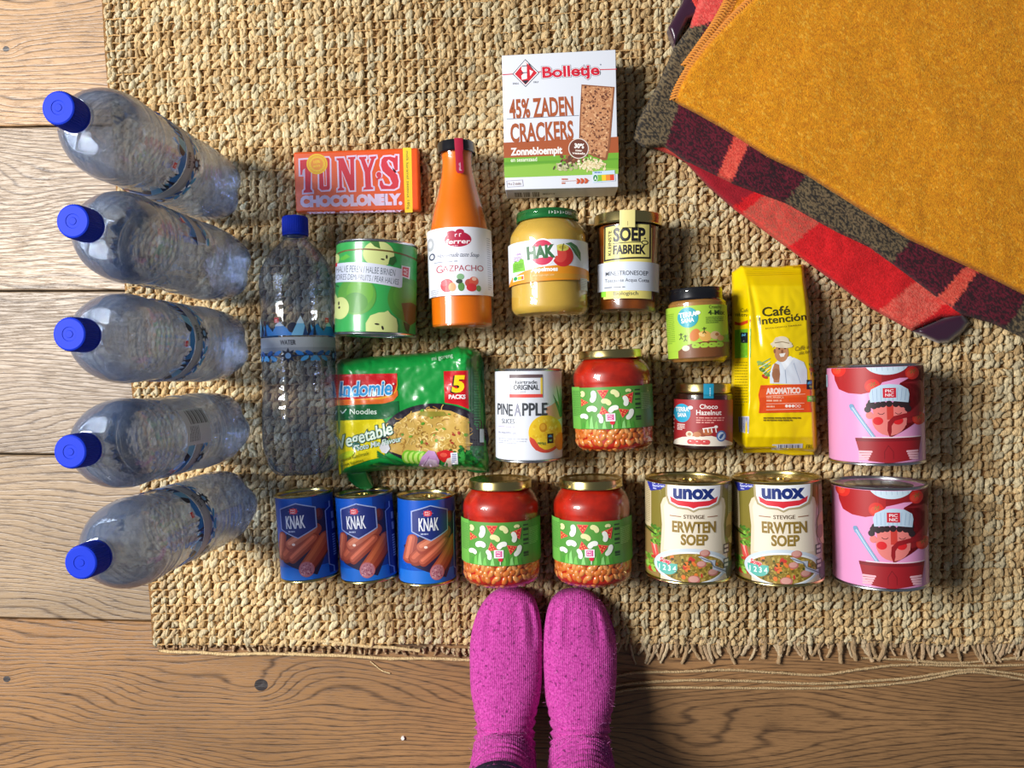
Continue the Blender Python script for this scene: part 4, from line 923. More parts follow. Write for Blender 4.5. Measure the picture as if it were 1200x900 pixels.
lid(root, L, 23.0, 13, mat('black_lid', rough=.28), panel=False)
# the magenta seal runs over the lid and down the neck
def seal_pt(u, v, off):
    rr = 23.4 if v > L-13 else (23.4-(L-13-v)/3*2.4 if v > L-16 else (21.0 if v > L*.90 else 21.0+(L*.90-v)*0.085)); an = u/21.0
    return ((rr*math.sin(an)+0)/1000, -(rr+off*1000)*math.cos(an)/1000, v/1000), (math.sin(an), -math.cos(an), 0)
a = Art(); ZL = L
a.poly([(-2, L), (7.2, L), (7.8, L-38), (6, L-41), (.6, L-41), (-1.2, L-38)], (182, 30, 64)); a.text('ferrer', 3, 13, 3.2+0, 0.2, (240, 200, 214), .01, rot=0)
vs0, fs0, c0, w0 = a.L.pop(); a.L.append(([(5.4-(y), L-38+(x-3)) for x, y in vs0], fs0, c0, w0))
a.build('seal_strip', seal_pt, root, cut=1.5, cut2=2.0, base=3e-4)
# ================================================================ cracker box, chocolate bar
def block(name, parent, corners, zt, zb, m, bev=0.0012, sub=None):
    """box whose top corners are photo points at height zt (clockwise from top left)"""
    T = [U(x, y, zt) for x, y in corners]; iv = parent.matrix_world.inverted()
    bm = bmesh.new(); v = [bm.verts.new(iv @ Vector((p.x, p.y, z))) for z in (zb, zt) for p in T]
    bm.faces.new(v[0:4]); bm.faces.new(v[4:8][::-1])
    for k in range(4): bm.faces.new((v[k], v[4+k], v[4+(k+1) % 4], v[(k+1) % 4]))
    bmesh.ops.recalc_face_normals(bm, faces=bm.faces[:])
    bmesh.ops.bevel(bm, geom=bm.edges[:], offset=bev, segments=3, affect='EDGES', profile=.6)
    me = bpy.data.meshes.new(name); bm.to_mesh(me); bm.free(); me.shade_smooth(); me.set_sharp_from_angle(angle=math.radians(50))
    return link(name, me, m, parent), T
Z0 = 0.0113; ZT = Z0+.047
root = thing('cracker_box', 'white cardboard cracker box with brown and green stripes', 'box', Matrix.Translation(U(657, 140, Z0)))
FC = [(588, 65), (721.5, 58), (724.5, 219), (592, 222.5)]
bx_, T = block('carton', root, FC, ZT, Z0, mat('white_card', (222, 226, 236), .45, coat=.1), .0009)
BR = (168, 84, 44); a = Art(crop(580, 50, 4.735))
a.poly([(47, 555), (684, 522), (686, 610), (50, 640)], BR); a.poly([(50, 640), (686, 610), (684, 728), (54, 750)], (112, 172, 48)); a.poly([(50, 690), (300, 672), (686, 700), (684, 728), (54, 750)], (140, 190, 70)); a.poly([(50, 664), (686, 640), (686, 650), (50, 680)], (96, 158, 44))
a.line([(42, 178), (104, 174)], 5, (206, 30, 50)); a.line([(240, 162), (262, 161)], 5, (206, 30, 50)); a.line([(578, 150), (676, 147)], 5, (206, 30, 50))
a.poly([(168, 92), (246, 168), (170, 246), (98, 174)], (60, 60, 76)); a.poly([(168, 97), (241, 168), (170, 241), (103, 174)], (240, 242, 246)); a.poly([(168, 104), (234, 168), (170, 234), (110, 174)], (206, 26, 44))
a.poly([(150, 122), (168, 106), (176, 114), (178, 200), (150, 206), (146, 184), (160, 170), (146, 150)], (236, 240, 246)); a.poly([(150, 210), (190, 208), (170, 232)], (40, 40, 56)); a.line([(150, 130), (180, 128)], 5, (40, 40, 60)); a.line([(146, 168), (178, 166)], 5, (60, 60, 80)); a.poly([(192, 150), (212, 160), (196, 186)], (236, 240, 246)); a.line([(186, 116), (212, 150)], 5, (50, 50, 70))
a.text('SINDS', 98, 132, 232, 222, (70, 74, 90)); a.text('1867', 214, 242, 224, 214, (70, 74, 90))
a.text('Bolletje', 264, 582, 194, 136, (206, 20, 50), .03, rot=3, outline=(60, 50, 80), ow=.05); a.text('Bolletje', 264, 582, 194, 136, (206, 20, 50), .03, rot=3, outline=(240, 240, 246), ow=.03)
a.ell(586, 122, 4, 4, (130, 134, 150))
a.text('45% ZADEN', 82, 438, 420, 318, BR, .03, rot=3.2); a.line([(66, 424), (466, 404)], 3, (120, 124, 140)); a.text('CRACKERS', 88, 438, 552, 452, BR, .03, rot=3.0)
a.text('Zonnebloempit', 88, 374, 625, 586, (246, 240, 236), .04, rot=2.2); a.text('en sesamzaad', 88, 234, 662, 640, (230, 240, 210), .02, rot=2)
# the cracker picture with its seeds
CK = [(480, 232), (664, 246), (640, 560), (622, 650), (604, 654), (500, 612), (466, 560), (470, 420)]
a.poly(CK, (142, 86, 54)); a.poly([(484, 240), (656, 252), (628, 560), (612, 640), (504, 604), (474, 556), (478, 420)], (196, 138, 96))
def insk(r):
    v = r.uniform(0, 1); y = 244+v*390; l = 484-10*min(1, v*1.5)+max(0, v-.8)*140; rr = 652-v*34; return r.uniform(l, rr), y
a.noise_bits(420, insk, 7, [(118, 66, 42), (88, 46, 32), (226, 176, 130), (158, 100, 64), (212, 160, 116)], 11)
def heap(cx, cy, rx, ry): return lambda r: (cx+r.gauss(0, rx*.45), cy+r.gauss(0, ry*.45))
a.noise_bits(60, heap(430, 650, 70, 26), 11, [(118, 66, 44), (150, 96, 60), (96, 56, 40)], 12); a.noise_bits(34, heap(390, 690, 60, 26), 12, [(210, 204, 170), (180, 176, 130), (90, 80, 60)], 14)
a.noise_bits(150, heap(535, 680, 90, 36), 9, [(232, 216, 170), (216, 196, 146), (244, 232, 200)], 13)
a.ell(464, 588, 57, 57, (226, 214, 206), n=34); a.ell(464, 588, 52, 52, (110, 58, 42), n=34); a.text('30%', 440, 494, 584, 560, (250, 246, 240), .05, rot=-3); a.text('meer', 446, 484, 603, 591, (246, 236, 226), .03, rot=-3); a.text('vezels', 428, 500, 618, 606, (246, 236, 226), .03, rot=-3)
a.line([(64, 768), (152, 762), (156, 796), (68, 802)], 2, (170, 160, 180), closed=True); a.text('4 x 2 stuks', 74, 144, 792, 776, (150, 110, 100), rot=3)
a.micro(370, 754, 440, 764, 1, (200, 110, 80), 8); a.micro(370, 776, 412, 786, 1, (200, 110, 80), 8); a.line([(370, 770), (450, 766)], 2, (200, 110, 80))
for k in range(3): a.ell(462+k*22, 762-k, 12, 6, (200, 84, 44), rot=35); a.ell(462+k*22, 776-k, 12, 6, (200, 84, 44), rot=-35)
a.line([(450, 769), (522, 766)], 3, (200, 84, 44))
a.poly([(540, 716), (664, 708), (668, 768), (544, 778)], (200, 220, 240)); a.poly([(548, 736), (660, 730), (662, 764), (550, 772)], (120, 180, 60))
for k, c in enumerate([(20, 130, 70), (130, 190, 60), (246, 200, 40), (236, 140, 50), (222, 70, 40)]): a.poly([(546+k*23, 737-k), (569+k*23, 736-k), (570+k*23, 768-k), (548+k*23, 769-k)], c)
a.ell(557, 752, 14, 21, (240, 244, 240)); a.ell(557, 752, 12, 18, (20, 130, 70)); a.text('A', 551, 564, 762, 744, (246, 250, 246), .04); a.micro(552, 718, 636, 726, 1, (70, 110, 180), 6)
a.build('front_print', pix_art(None, root, ZT), bx_, m=PRINTM(), base=1e-4, step=8e-6)
# bar code on the long side facing the jars
P3, P2 = T[3], T[2]; ud = (P2-P3).normalized(); nd = Vector((ud.y, -ud.x, 0)); iv = root.matrix_world.inverted()
def side(u, v, off): p = P3+ud*(u/1000)+nd*off; p.z = Z0+v/1000; return iv @ p, tuple(nd)
a = Art(); r_ = random.Random(4)
for g0 in (10, 21, 32):
    x = g0
    while x < g0+8: w = r_.uniform(.5, 1.4); a.rect(x, 8, x+w, 32, (30, 30, 36)); x += w+r_.uniform(.4, 1.0)
a.text('08:03', 44, 51, 18, 24, (40, 40, 46), .03); a.text('L12', 52, 59, 18, 24, (40, 40, 46), .03); a.f = lambda x, y: (x, y)
for i in (-1, -2):
    vs0, fs0, c0, w0 = a.L[i]; a.L[i] = ([(x, 36-y+6) for x, y in vs0], fs0, c0, w0)
a.build('bar_code', side, bx_, m=PRINTM(), base=1e-4)
# chocolate bar
ZB = Z0+.0145
root = thing('chocolate_bar', 'orange paper-wrapped chocolate bar above the green pear can', 'chocolate bar', Matrix.Translation(U(418, 210, Z0)))
CB = [(343.5, 178), (490, 172.8), (491.5, 246), (346.5, 249)]
bar, T = block('wrapper', root, CB, ZB, Z0, mat('orange_paper', (236, 88, 22), .42, coat=.15, nscale=40, namt=.04), .003)
a = Art(crop(330, 160, 6.667)); RD = (214, 34, 56); LV = (232, 208, 236)
a.poly([(946, 88), (1014, 86), (1024, 592), (964, 595)], (246, 206, 20)); a.text('melk karamel zeezout 180g', 972, 1430, 112, 92, (110, 90, 20), .01, rot=-88.6)
def serif(x0, x1, yb, yt, s, cl, out, w): a.text(s, x0, x1, yb, yt, cl, .075, rot=1.8, outline=out, ow=w)
def slab(pts, c): a.poly(pts, c)
# hand-cut letters: outline, then body
def letter(polys, grow, c):
    for p in polys: a.poly(p, c)
def cutout(polys):
    for p in polys:
        a.line(p, 26, LV, closed=True)
    for p in polys: a.poly(p, RD)
cutout([[(144, 184), (250, 176), (262, 180), (262, 262), (240, 262), (232, 240), (226, 410), (240, 425), (240, 436), (172, 440), (172, 426), (186, 412), (182, 250), (166, 262), (160, 300), (146, 300)]])
cutout([[(300, 168), (366, 166), (376, 180), (378, 400), (370, 416), (314, 420), (296, 404), (292, 190)]]); a.poly([(326, 214), (344, 212), (350, 384), (332, 386)], (236, 88, 22)); a.line([(326, 214), (344, 212), (350, 384), (332, 386)], 6, LV, closed=True)
cutout([[(428, 170), (484, 168), (538, 300), (536, 180), (520, 172), (520, 162), (576, 158), (578, 170), (566, 180), (570, 420), (536, 422), (470, 264), (474, 398), (490, 408), (490, 420), (440, 424), (440, 412), (452, 400), (444, 188), (430, 182)]])
cutout([[(606, 160), (660, 158), (662, 172), (650, 178), (676, 244), (700, 176), (690, 168), (690, 158), (738, 154), (740, 166), (726, 176), (694, 276), (700, 392), (716, 400), (716, 412), (640, 416), (640, 404), (656, 396), (650, 280), (618, 184), (606, 174)]])
a.ell(762, 300, 28, 30, LV); a.ell(760, 298, 20, 22, RD); a.poly([(776, 300), (780, 320), (744, 342), (736, 330), (758, 316)], RD)
cutout([[(908, 150), (908, 260), (886, 270), (868, 200), (836, 180), (822, 196), (836, 230), (904, 300), (916, 350), (910, 396), (880, 412), (780, 412), (766, 380), (768, 346), (784, 342), (800, 380), (846, 388), (866, 366), (846, 320), (790, 270), (776, 226), (782, 180), (800, 160), (850, 156), (886, 166), (892, 150)]])
a.text('CHOCOLONELY.', 146, 944, 546, 470, LV, .08, rot=1.4); a.text('TONYS  CHOCOLONELY', 200, 950, 603, 590, (226, 190, 220), .08, rot=1.2)
a.ell(277, 215, 82, 80, (246, 200, 30), n=40); a.ell(277, 215, 70, 68, (236, 140, 30), n=40); a.ell(277, 215, 65, 63, (246, 206, 50), n=40); a.ell(277, 215, 50, 48, (240, 150, 50), n=40)
for k in range(24): t = k*math.pi/12; a.ell(277+58*math.cos(t), 215+56*math.sin(t), 3.4, 3.4, (226, 110, 40), n=5)
a.text('10%', 252, 304, 212, 190, (250, 206, 60), .04, rot=8); a.text('extra', 250, 304, 242, 222, (250, 206, 60), .03, rot=8)
a.build('wrapper_print', pix_art(None, root, ZB), bar, m=PRINTM(), base=1e-4, step=8e-6)
P3, P2 = T[3], T[2]; ud = (P2-P3).normalized(); nd = Vector((ud.y, -ud.x, 0)); iv2 = root.matrix_world.inverted()
def side2(u, v, off): p = P3+ud*(u/1000)+nd*off; p.z = Z0+v/1000; return iv2 @ p, tuple(nd)
a = Art(lambda x, y: (x, 14-y)); a.text('TONYS CHOCOLONELY', 12, 126, 10.5, 4.0, (232, 208, 236), .08); a.build('side_print', side2, bar, m=PRINTM(), base=1e-4)
# ================================================================ noodle packet and coffee bag
foil = lambda: attr_mat('packet_foil', rough=.3, coat=.3)
def wr(seed, k, amp, sx=1, sy=1):
    n0 = Vector((seed*3.1, seed*1.7, 0))
    def f(X, Y): return np.array([amp*(noise.noise(Vector((x*k*sx, y*k*sy, seed)))+.5*abs(noise.noise(Vector((x*k*2.3*sx, y*k*2.3*sy, seed+9)))) ) for x, y in zip(np.atleast_1d(X), np.atleast_1d(Y))])
    return f
root = thing('noodle_packet', 'green five-pack of instant vegetable noodles in glossy foil', 'food packet', Matrix.Translation(U(478, 488, Z0)))
NP = [(395, 427), (400, 421), (450, 416.5), (500, 413), (528, 409), (536, 405.5), (556, 408), (563, 413), (562.5, 430), (566, 470), (568, 505), (573, 540), (571, 553), (548, 551), (500, 549.5), (450, 551), (408, 556), (400, 556), (397.5, 530), (395.5, 480)]
w1, w2 = wr(2, .035, .0024), wr(5, .08, .0007)
def ex(X, Y):
    top = np.clip((435-Y)/26, 0, 1); right = np.clip((X-545)/20, 0, 1); bot = np.clip((Y-536)/16, 0, 1); left = np.clip((402-X)/12, 0, 1)
    crk = np.array([abs(noise.noise(Vector((x*.14, y*.14, 3)))) for x, y in zip(X, Y)])
    return w1(X, Y)+w2(X, Y)*1.2+(top+right+bot*.6+left*.5)*(crk*.008-.002)-right*.012
ZN = bulge(NP, 20, Z0+.004, .044, ex, 2.4)
pk = sheet('foil_wrap', NP, ZN, 1.8, mat('green_foil', (22, 150, 62), .28, coat=.35), root, skirt=Z0)
a = Art(crop(385, 400, 4.737)); DG = (12, 84, 44)
a.poly([(788, 100), (840, 60), (862, 120), (874, 500), (880, 640), (800, 700), (790, 400)], (14, 100, 48))
a.poly([(34, 186), (380, 180), (384, 240), (376, 290), (340, 320), (290, 334), (40, 350), (36, 300)], (246, 170, 40)); a.poly([(34, 330), (290, 322), (350, 306), (384, 270), (386, 300), (360, 330), (300, 348), (40, 360)], (232, 110, 40))
a.poly([(34, 184), (380, 178), (380, 240), (366, 280), (330, 300), (270, 312), (38, 330)], (214, 22, 32))
a.poly([(40, 356), (300, 346), (388, 330), (392, 400), (300, 432), (42, 442)], (18, 100, 52)); a.text('Noodles', 118, 268, 404, 374, (230, 244, 230), .012); a.line([(66, 384), (78, 400), (100, 376)], 6, (230, 240, 230))
a.poly([(46, 440), (300, 432), (330, 470), (310, 640), (220, 660), (90, 705), (60, 745), (52, 600)], (240, 222, 20))
# wok
a.ell(590, 540, 300, 196, (34, 26, 40), n=50, a0=170, a1=372); a.poly([(296, 560), (330, 480), (420, 400), (770, 400), (786, 560), (760, 640), (420, 660), (340, 620)], (34, 26, 40))
a.poly([(340, 610), (330, 540), (372, 460), (450, 400), (560, 372), (680, 386), (780, 430), (786, 600), (700, 650), (430, 640)], (206, 168, 84))
def inw(r):
    while True:
        x, y = r.uniform(330, 786), r.uniform(378, 640)
        if ((x-575)/250)**2+((y-520)/140)**2 < 1: return x, y
R = random.Random(21)
for i in range(150):
    x, y = inw(R); t = R.uniform(0, 6.3); k = R.uniform(-1, 1); p = []
    for j in range(6): p.append((x, y)); x += 9*math.cos(t); y += 7*math.sin(t); t += k
    a.line(p, 5, R.choice([(232, 200, 120), (244, 218, 146), (186, 140, 60), (222, 184, 96), (160, 116, 48)])); v_ = a.L.pop(); a.L.append((v_[0], v_[1], v_[2], .4))
a.noise_bits(26, inw, 11, [(90, 150, 40), (120, 170, 60), (170, 60, 40)], 23); a.poly([(490, 405), (520, 388), (640, 390), (660, 412), (560, 420)], (150, 140, 50))
# garnish
for k in range(5): a.capsule(225+k*14, 690-k*4, 330+k*34, 700, 9, [(40, 110, 40), (20, 90, 40), (70, 140, 50)][k % 3], 3); a.line([(270, 640-k*8), (370, 660+k*4), (470, 700)], 6, (30, 120, 50))
for k in range(5): a.ell(440+k*28, 640+k*2, 32, 38, (120, 190, 40)); a.ell(444+k*28, 642+k*2, 25, 31, (190, 226, 110))
a.poly([(500, 690), (520, 640), (556, 604), (590, 610), (616, 660), (612, 694), (560, 706)], (196, 150, 200)); a.poly([(512, 690), (550, 650), (600, 660), (608, 690), (560, 702)], (224, 200, 228)); a.line([(530, 690), (560, 640)], 4, (150, 90, 160))
a.poly([(600, 616), (650, 600), (700, 612), (690, 650), (640, 672), (612, 650)], (206, 34, 34)); a.ell(640, 630, 20, 12, (236, 90, 70)); a.poly([(640, 690), (660, 650), (690, 640), (684, 700)], (224, 206, 190))
a.noise_bits(60, heap(748, 640, 60, 60), 15, [(24, 120, 40), (50, 150, 60), (16, 90, 36)], 25)
a.poly([(678, 618), (716, 616), (720, 682), (682, 684)], (240, 242, 250)); a.micro(686, 624, 712, 676, 5, (90, 110, 170), 6)
a.poly([(284, 590), (300, 556), (330, 560), (344, 596), (322, 622), (298, 616)], (226, 226, 230))
# lettering
a.text('Vegetable', 50, 372, 600, 532, (230, 246, 226), .02, rot=16, shear=.15, outline=(16, 100, 80), ow=.045)
a.text('Soto Mie Flavour', 160, 412, 606, 576, (236, 244, 236), .01, rot=12, shear=.15, outline=(60, 140, 120), ow=.04)
a.text('Gemuse Geschmack', 64, 232, 670, 650, (90, 110, 20), .0, rot=15); a.text('Gout legumes', 70, 200, 696, 680, (90, 110, 20), .0, rot=14); a.ell(102, 630, 46, 18, (200, 220, 40), rot=-20)
a.text('Indomie', 62, 352, 304, 226, (46, 160, 226), .025, rot=2, shear=.12, outline=(240, 246, 250), ow=.045); a.line([(60, 290), (120, 306), (200, 290)], 8, (46, 160, 226)); a.ell(362, 236, 6, 6, (240, 200, 200))
a.poly([(640, 166), (776, 162), (780, 376), (720, 352), (646, 340)], (206, 20, 32)); a.text('5', 676, 744, 282, 196, (30, 20, 20), .06, shear=.12); a.text('5', 684, 752, 278, 192, (246, 214, 20), .05, shear=.12); a.text('PACKS', 668, 762, 318, 296, (244, 240, 240), .045)
a.text('mi goreng', 576, 694, 108, 84, (200, 226, 206), .0, rot=10); a.micro(808, 170, 846, 470, 20, (70, 140, 90), 8); a.rect(840, 486, 864, 560, (190, 200, 206))
a.build('foil_print', pix_art(ZN, root), pk, m=foil(), base=6e-4, step=1.2e-5, cut=3, cut2=3, maxth=2e-3)
FL = [(404, 551), (430, 550), (434, 560), (437, 571), (430, 575), (418, 571), (408, 563)]
ZF = bulge(FL, [6]*7, Z0+.012, .004, lambda X, Y: .010*np.clip((565-Y)/18, -1, 1)); sheet('crimped_flap', FL, ZF, 1.5, mat('green_foil_dark', (14, 104, 46), .25, coat=.5), root, skirt=Z0+.006)
RF = [(545, 548), (560, 546), (572, 545), (573, 553), (560, 554.5), (548, 552)]
sheet('crimped_flap', RF, bulge(RF, 3, Z0+.008, .002), 1.2, MATS['green_foil_dark'], root, skirt=Z0+.002)
# coffee bag: block-bottom pouch lying on its back, its left gusset in view
root = thing('coffee_bag', 'yellow foil bag of ground coffee lying left of the pink cans', 'food packet', Matrix.Translation(U(908, 425, Z0)))
CG = [(858, 319), (862, 316), (868.5, 311), (905, 312.5), (941.5, 309.5), (943.5, 330), (948, 355), (951, 400), (955, 450), (957.5, 500), (958, 524), (955, 530.5), (905, 526), (874, 526.5), (866, 521), (857, 512), (858, 420)]
foldx = lambda y: 868.5+np.interp(y, [309, 330, 360, 420, 470, 530], [0, 7, 10, 9, 9, 5])
w3 = wr(8, .035, .0022, 1, .7)
def ZC(px, py):
    px, py = np.atleast_1d(px).astype(float), np.atleast_1d(py).astype(float)
    fx = foldx(py); hh = np.interp(py, [308, 318, 335, 370, 480, 512, 526, 532], [.010, .016, .034, .050, .052, .048, .036, .012])
    d, Q, ins = pdist(np.stack([px, py], -1), CG); right = np.interp(py, [309, 355, 450, 530], [942, 948, 955, 958])
    g = np.clip((px-857)/(fx-857), 0, 1); gus = np.where(px < fx, .10+.90*g**.8-.10*np.sin(g*math.pi), 1.0)
    rr = np.clip((right-px)/5, 0, 1); k = np.sqrt(1-(1-rr)**2)*.8+.2
    mid = .004*np.sin(np.clip((px-fx)/(right-fx), 0, 1)*math.pi)
    edge = np.where(ins, np.clip(d.min(1)/1.5, 0, 1), 0)
    crease = .003*np.exp(-((px-fx-3-(py-330)*.12)/3)**2)*np.clip((py-320)/20, 0, 1)*np.clip((420-py)/40, 0, 1)
    return Z0+.002+edge*(hh*gus*k+(mid+w3(px, py)*.9-crease*.8)*np.clip((py-315)/30, 0, 1))
pk = sheet('foil_pouch', CG, ZC, 1.5, mat('yellow_foil', (240, 208, 0), .3, coat=.35), root, skirt=Z0)
a = Art(crop(850, 300, 3.75)); BK = (70, 62, 20)
a.poly([(120, 52), (345, 44), (345, 50), (120, 58)], (214, 184, 6))
for k in range(4): a.line([(92, 62+k*8), (346, 54+k*8)], 2, (210, 182, 8))
a.build('seal_print', pix_art(ZC, root), pk, m=attr_mat('coffee_foil', rough=.35, coat=.2), base=5e-4, step=1.2e-5, cut=3, cut2=3, maxth=2e-3); a = Art(crop(850, 300, 3.75))
a.text('Café', 162, 286, 266, 226, BK, .018, rot=4); a.text('Intención', 148, 358, 302, 270, BK, .018, rot=6); a.text('ECOLOGICO TIERRAS', 176, 334, 322, 316, (130, 110, 30), 0, rot=6)
# man in a hat
a.poly([(196, 560), (194, 520), (206, 480), (232, 458), (300, 446), (344, 466), (358, 500), (360, 566)], (214, 222, 234)); a.poly([(240, 460), (262, 500), (300, 450), (286, 440), (246, 448)], (236, 240, 246)); a.line([(262, 500), (268, 560)], 3, (150, 164, 186)); a.line([(300, 470), (330, 560)], 3, (170, 184, 206))
a.poly([(212, 556), (206, 500), (216, 470), (236, 478), (240, 520), (236, 556)], (176, 120, 84)); a.ell(222, 520, 18, 26, (156, 104, 72))
a.ell(246, 426, 31, 40, (190, 136, 98), n=26); a.ell(236, 408, 5, 3, (50, 34, 26)); a.ell(262, 406, 5, 3, (50, 34, 26)); a.poly([(236, 430), (264, 426), (256, 442), (242, 444)], (240, 236, 230)); a.ell(249, 420, 5, 8, (146, 92, 62)); a.ell(216, 418, 5, 10, (150, 98, 66))
a.poly([(212, 400), (212, 380), (230, 372), (264, 370), (282, 380), (282, 398), (262, 388), (232, 390)], (50, 36, 28))
a.poly([(202, 388), (212, 372), (220, 358), (248, 354), (272, 360), (280, 374), (292, 384), (290, 402), (270, 390), (246, 386), (220, 392), (208, 404)], (222, 206, 176)); a.ell(247, 391, 50, 13, (226, 212, 184), rot=5); a.ell(247, 372, 32, 19, (226, 212, 184)); a.line([(216, 382), (250, 377), (280, 384)], 4, (150, 130, 100))
for x, y, c in ((150, 470, (150, 180, 90)), (160, 500, (90, 130, 50)), (172, 530, (200, 60, 40)), (182, 520, (110, 150, 60)), (380, 500, (200, 70, 50)), (378, 480, (120, 160, 70)), (386, 520, (90, 130, 60)), (176, 480, (130, 170, 90))): a.ell(x, y, 14, 8, c, rot=30)
for k in range(5): a.line([(140+k*8, 480+k*12), (196, 450+k*14)], 4, [(150, 180, 110), (220, 220, 190)][k % 2])
a.text('Caffè in', 304, 368, 418, 400, (120, 100, 30), 0, rot=10, shear=.3); a.text('alta forma', 322, 384, 434, 418, (120, 100, 30), 0, rot=8, shear=.3)
a.poly([(154, 568), (370, 562), (378, 600), (374, 640), (380, 686), (146, 690), (150, 650), (144, 610)], (222, 78, 26)); a.poly([(148, 600), (156, 585), (372, 580), (376, 620), (150, 622)], (230, 90, 34))
a.text('AROMATICO', 178, 330, 606, 582, (240, 216, 206), .06, rot=1.5); a.text('100% ARABICA', 180, 256, 626, 616, (240, 190, 160), .01); a.micro(180, 632, 322, 644, 1, (240, 180, 150), 7); a.line([(178, 616), (350, 606)], 2, (244, 200, 180)); a.line([(178, 650), (346, 646)], 2, (244, 200, 180)); a.micro(180, 658, 256, 668, 1, (240, 180, 150), 7); a.line([(178, 676), (344, 672)], 2, (244, 200, 180))
for k in range(5):
    a.ell(268+k*14, 659, 6.5, 6.5, (244, 230, 220)); 
    if k > 2: a.ell(268+k*14, 659, 4.5, 4.5, (222, 78, 26))
a.rect(356, 544, 396, 586, (20, 30, 46)); a.ell(372, 562, 12, 12, (60, 160, 210), a0=170, a1=350); a.ell(378, 570, 11, 10, (140, 190, 60), a0=0, a1=180); a.rect(358, 614, 398, 640, (110, 180, 50)); a.micro(364, 620, 394, 634, 2, (220, 240, 190), 3)
a.micro(166, 708, 328, 728, 2, (130, 110, 20), 7)
a.build('front_print', pix_art(ZC, root), pk, m=attr_mat('coffee_foil', rough=.35, coat=.2), base=5e-4, step=1.2e-5, cut=3, cut2=3, maxth=2e-3); a = Art(crop(850, 300, 3.75))
a.poly([(206, 828), (340, 824), (338, 850), (200, 856)], (206, 210, 226))
for k in range(12): a.rect(232+k*8.4, 830, 232+k*8.4+[3, 5, 2][k % 3], 850, (50, 54, 90))
a.text('ERL', 352, 384, 848, 830, (60, 60, 40), .0, rot=4, shear=.2)
a.build('bar_code', pix_art(ZC, root), pk, m=attr_mat('coffee_foil', rough=.35, coat=.2), base=5e-4, step=1.2e-5, cut=3, cut2=3, maxth=2e-3); a = Art(crop(850, 300, 3.75))
a.text('Café', 66, 104, 246, 230, BK, .01, rot=-2); a.text('Intenc', 38, 106, 264, 248, BK, .01, rot=-2); a.poly([(30, 284), (60, 294), (110, 278), (110, 290), (70, 306), (32, 302)], (204, 60, 30)); a.poly([(32, 326), (112, 318), (110, 446), (34, 450)], (116, 180, 40)); a.rect(66, 336, 98, 382, (24, 34, 50)); a.ell(82, 352, 11, 13, (90, 170, 210), a0=170, a1=350)
a.micro(38, 466, 104, 664, 16, (150, 130, 20), 4); a.poly([(56, 706), (104, 704), (102, 780), (60, 772)], (206, 208, 226))
for k in range(7): a.rect(60+k*6, 708, 62.4+k*6, 774, (60, 64, 110))
a.build('gusset_print', pix_art(ZC, root), pk, m=attr_mat('coffee_foil'), base=5e-4, step=1.2e-5, cut=3, cut2=3, maxth=2e-3)
FB = [(872, 525), (905, 525), (953, 528), (955, 533), (930, 534), (905, 530.5), (872, 531)]
sheet('bottom_fold', FB, bulge(FB, 2, Z0+.008, .003), 1.0, MATS['yellow_foil'], root, skirt=Z0+.002)
# ================================================================ water bottles
pet = clear_mat('clear_plastic', (248, 251, 255), 1.5, .05, bump=.3, bscale=35, haze=.05, edge=(190, 202, 222))
petw = clear_mat('filled_plastic', (242, 248, 255), 1.6, .05, haze=.12, refr=.3, rior=1.1, bump=.3, bscale=45, edge=(140, 164, 212))
water = clear_mat('drinking_water', (244, 248, 254), 1.4, .02, refr=.2, rior=1.33)
capm = mat('blue_cap', (3, 46, 190), .6, specular_ior_level=.2)
def bottle_prof(k=1.0):
    P = smooth_prof([(0, 21), (1.5, 31), (8, 39), (22, 43.8), (45, 44.6), (70, 44.4), (92, 43.4), (120, 43.0), (135, 42.6), (200, 42.6), (214, 43.2), (232, 43.4), (246, 41), (258, 35.5), (268, 28.5), (277, 20), (283, 14.6), (290, 13.2)], 7)
    out = []
    for z, r in P:
        if 62 < z < 128: r += .8*k*math.sin(z*2*math.pi/11)
        if 204 < z < 236: r += .7*k*math.sin(z*2*math.pi/9)
        out.append((z, r))
    return out
def petal(z, r, t):
    if z < 36: k = (1-z/36)**1.2; return r*(1-k*.42*(1-abs(math.sin(2.5*t))**.6))
    return r
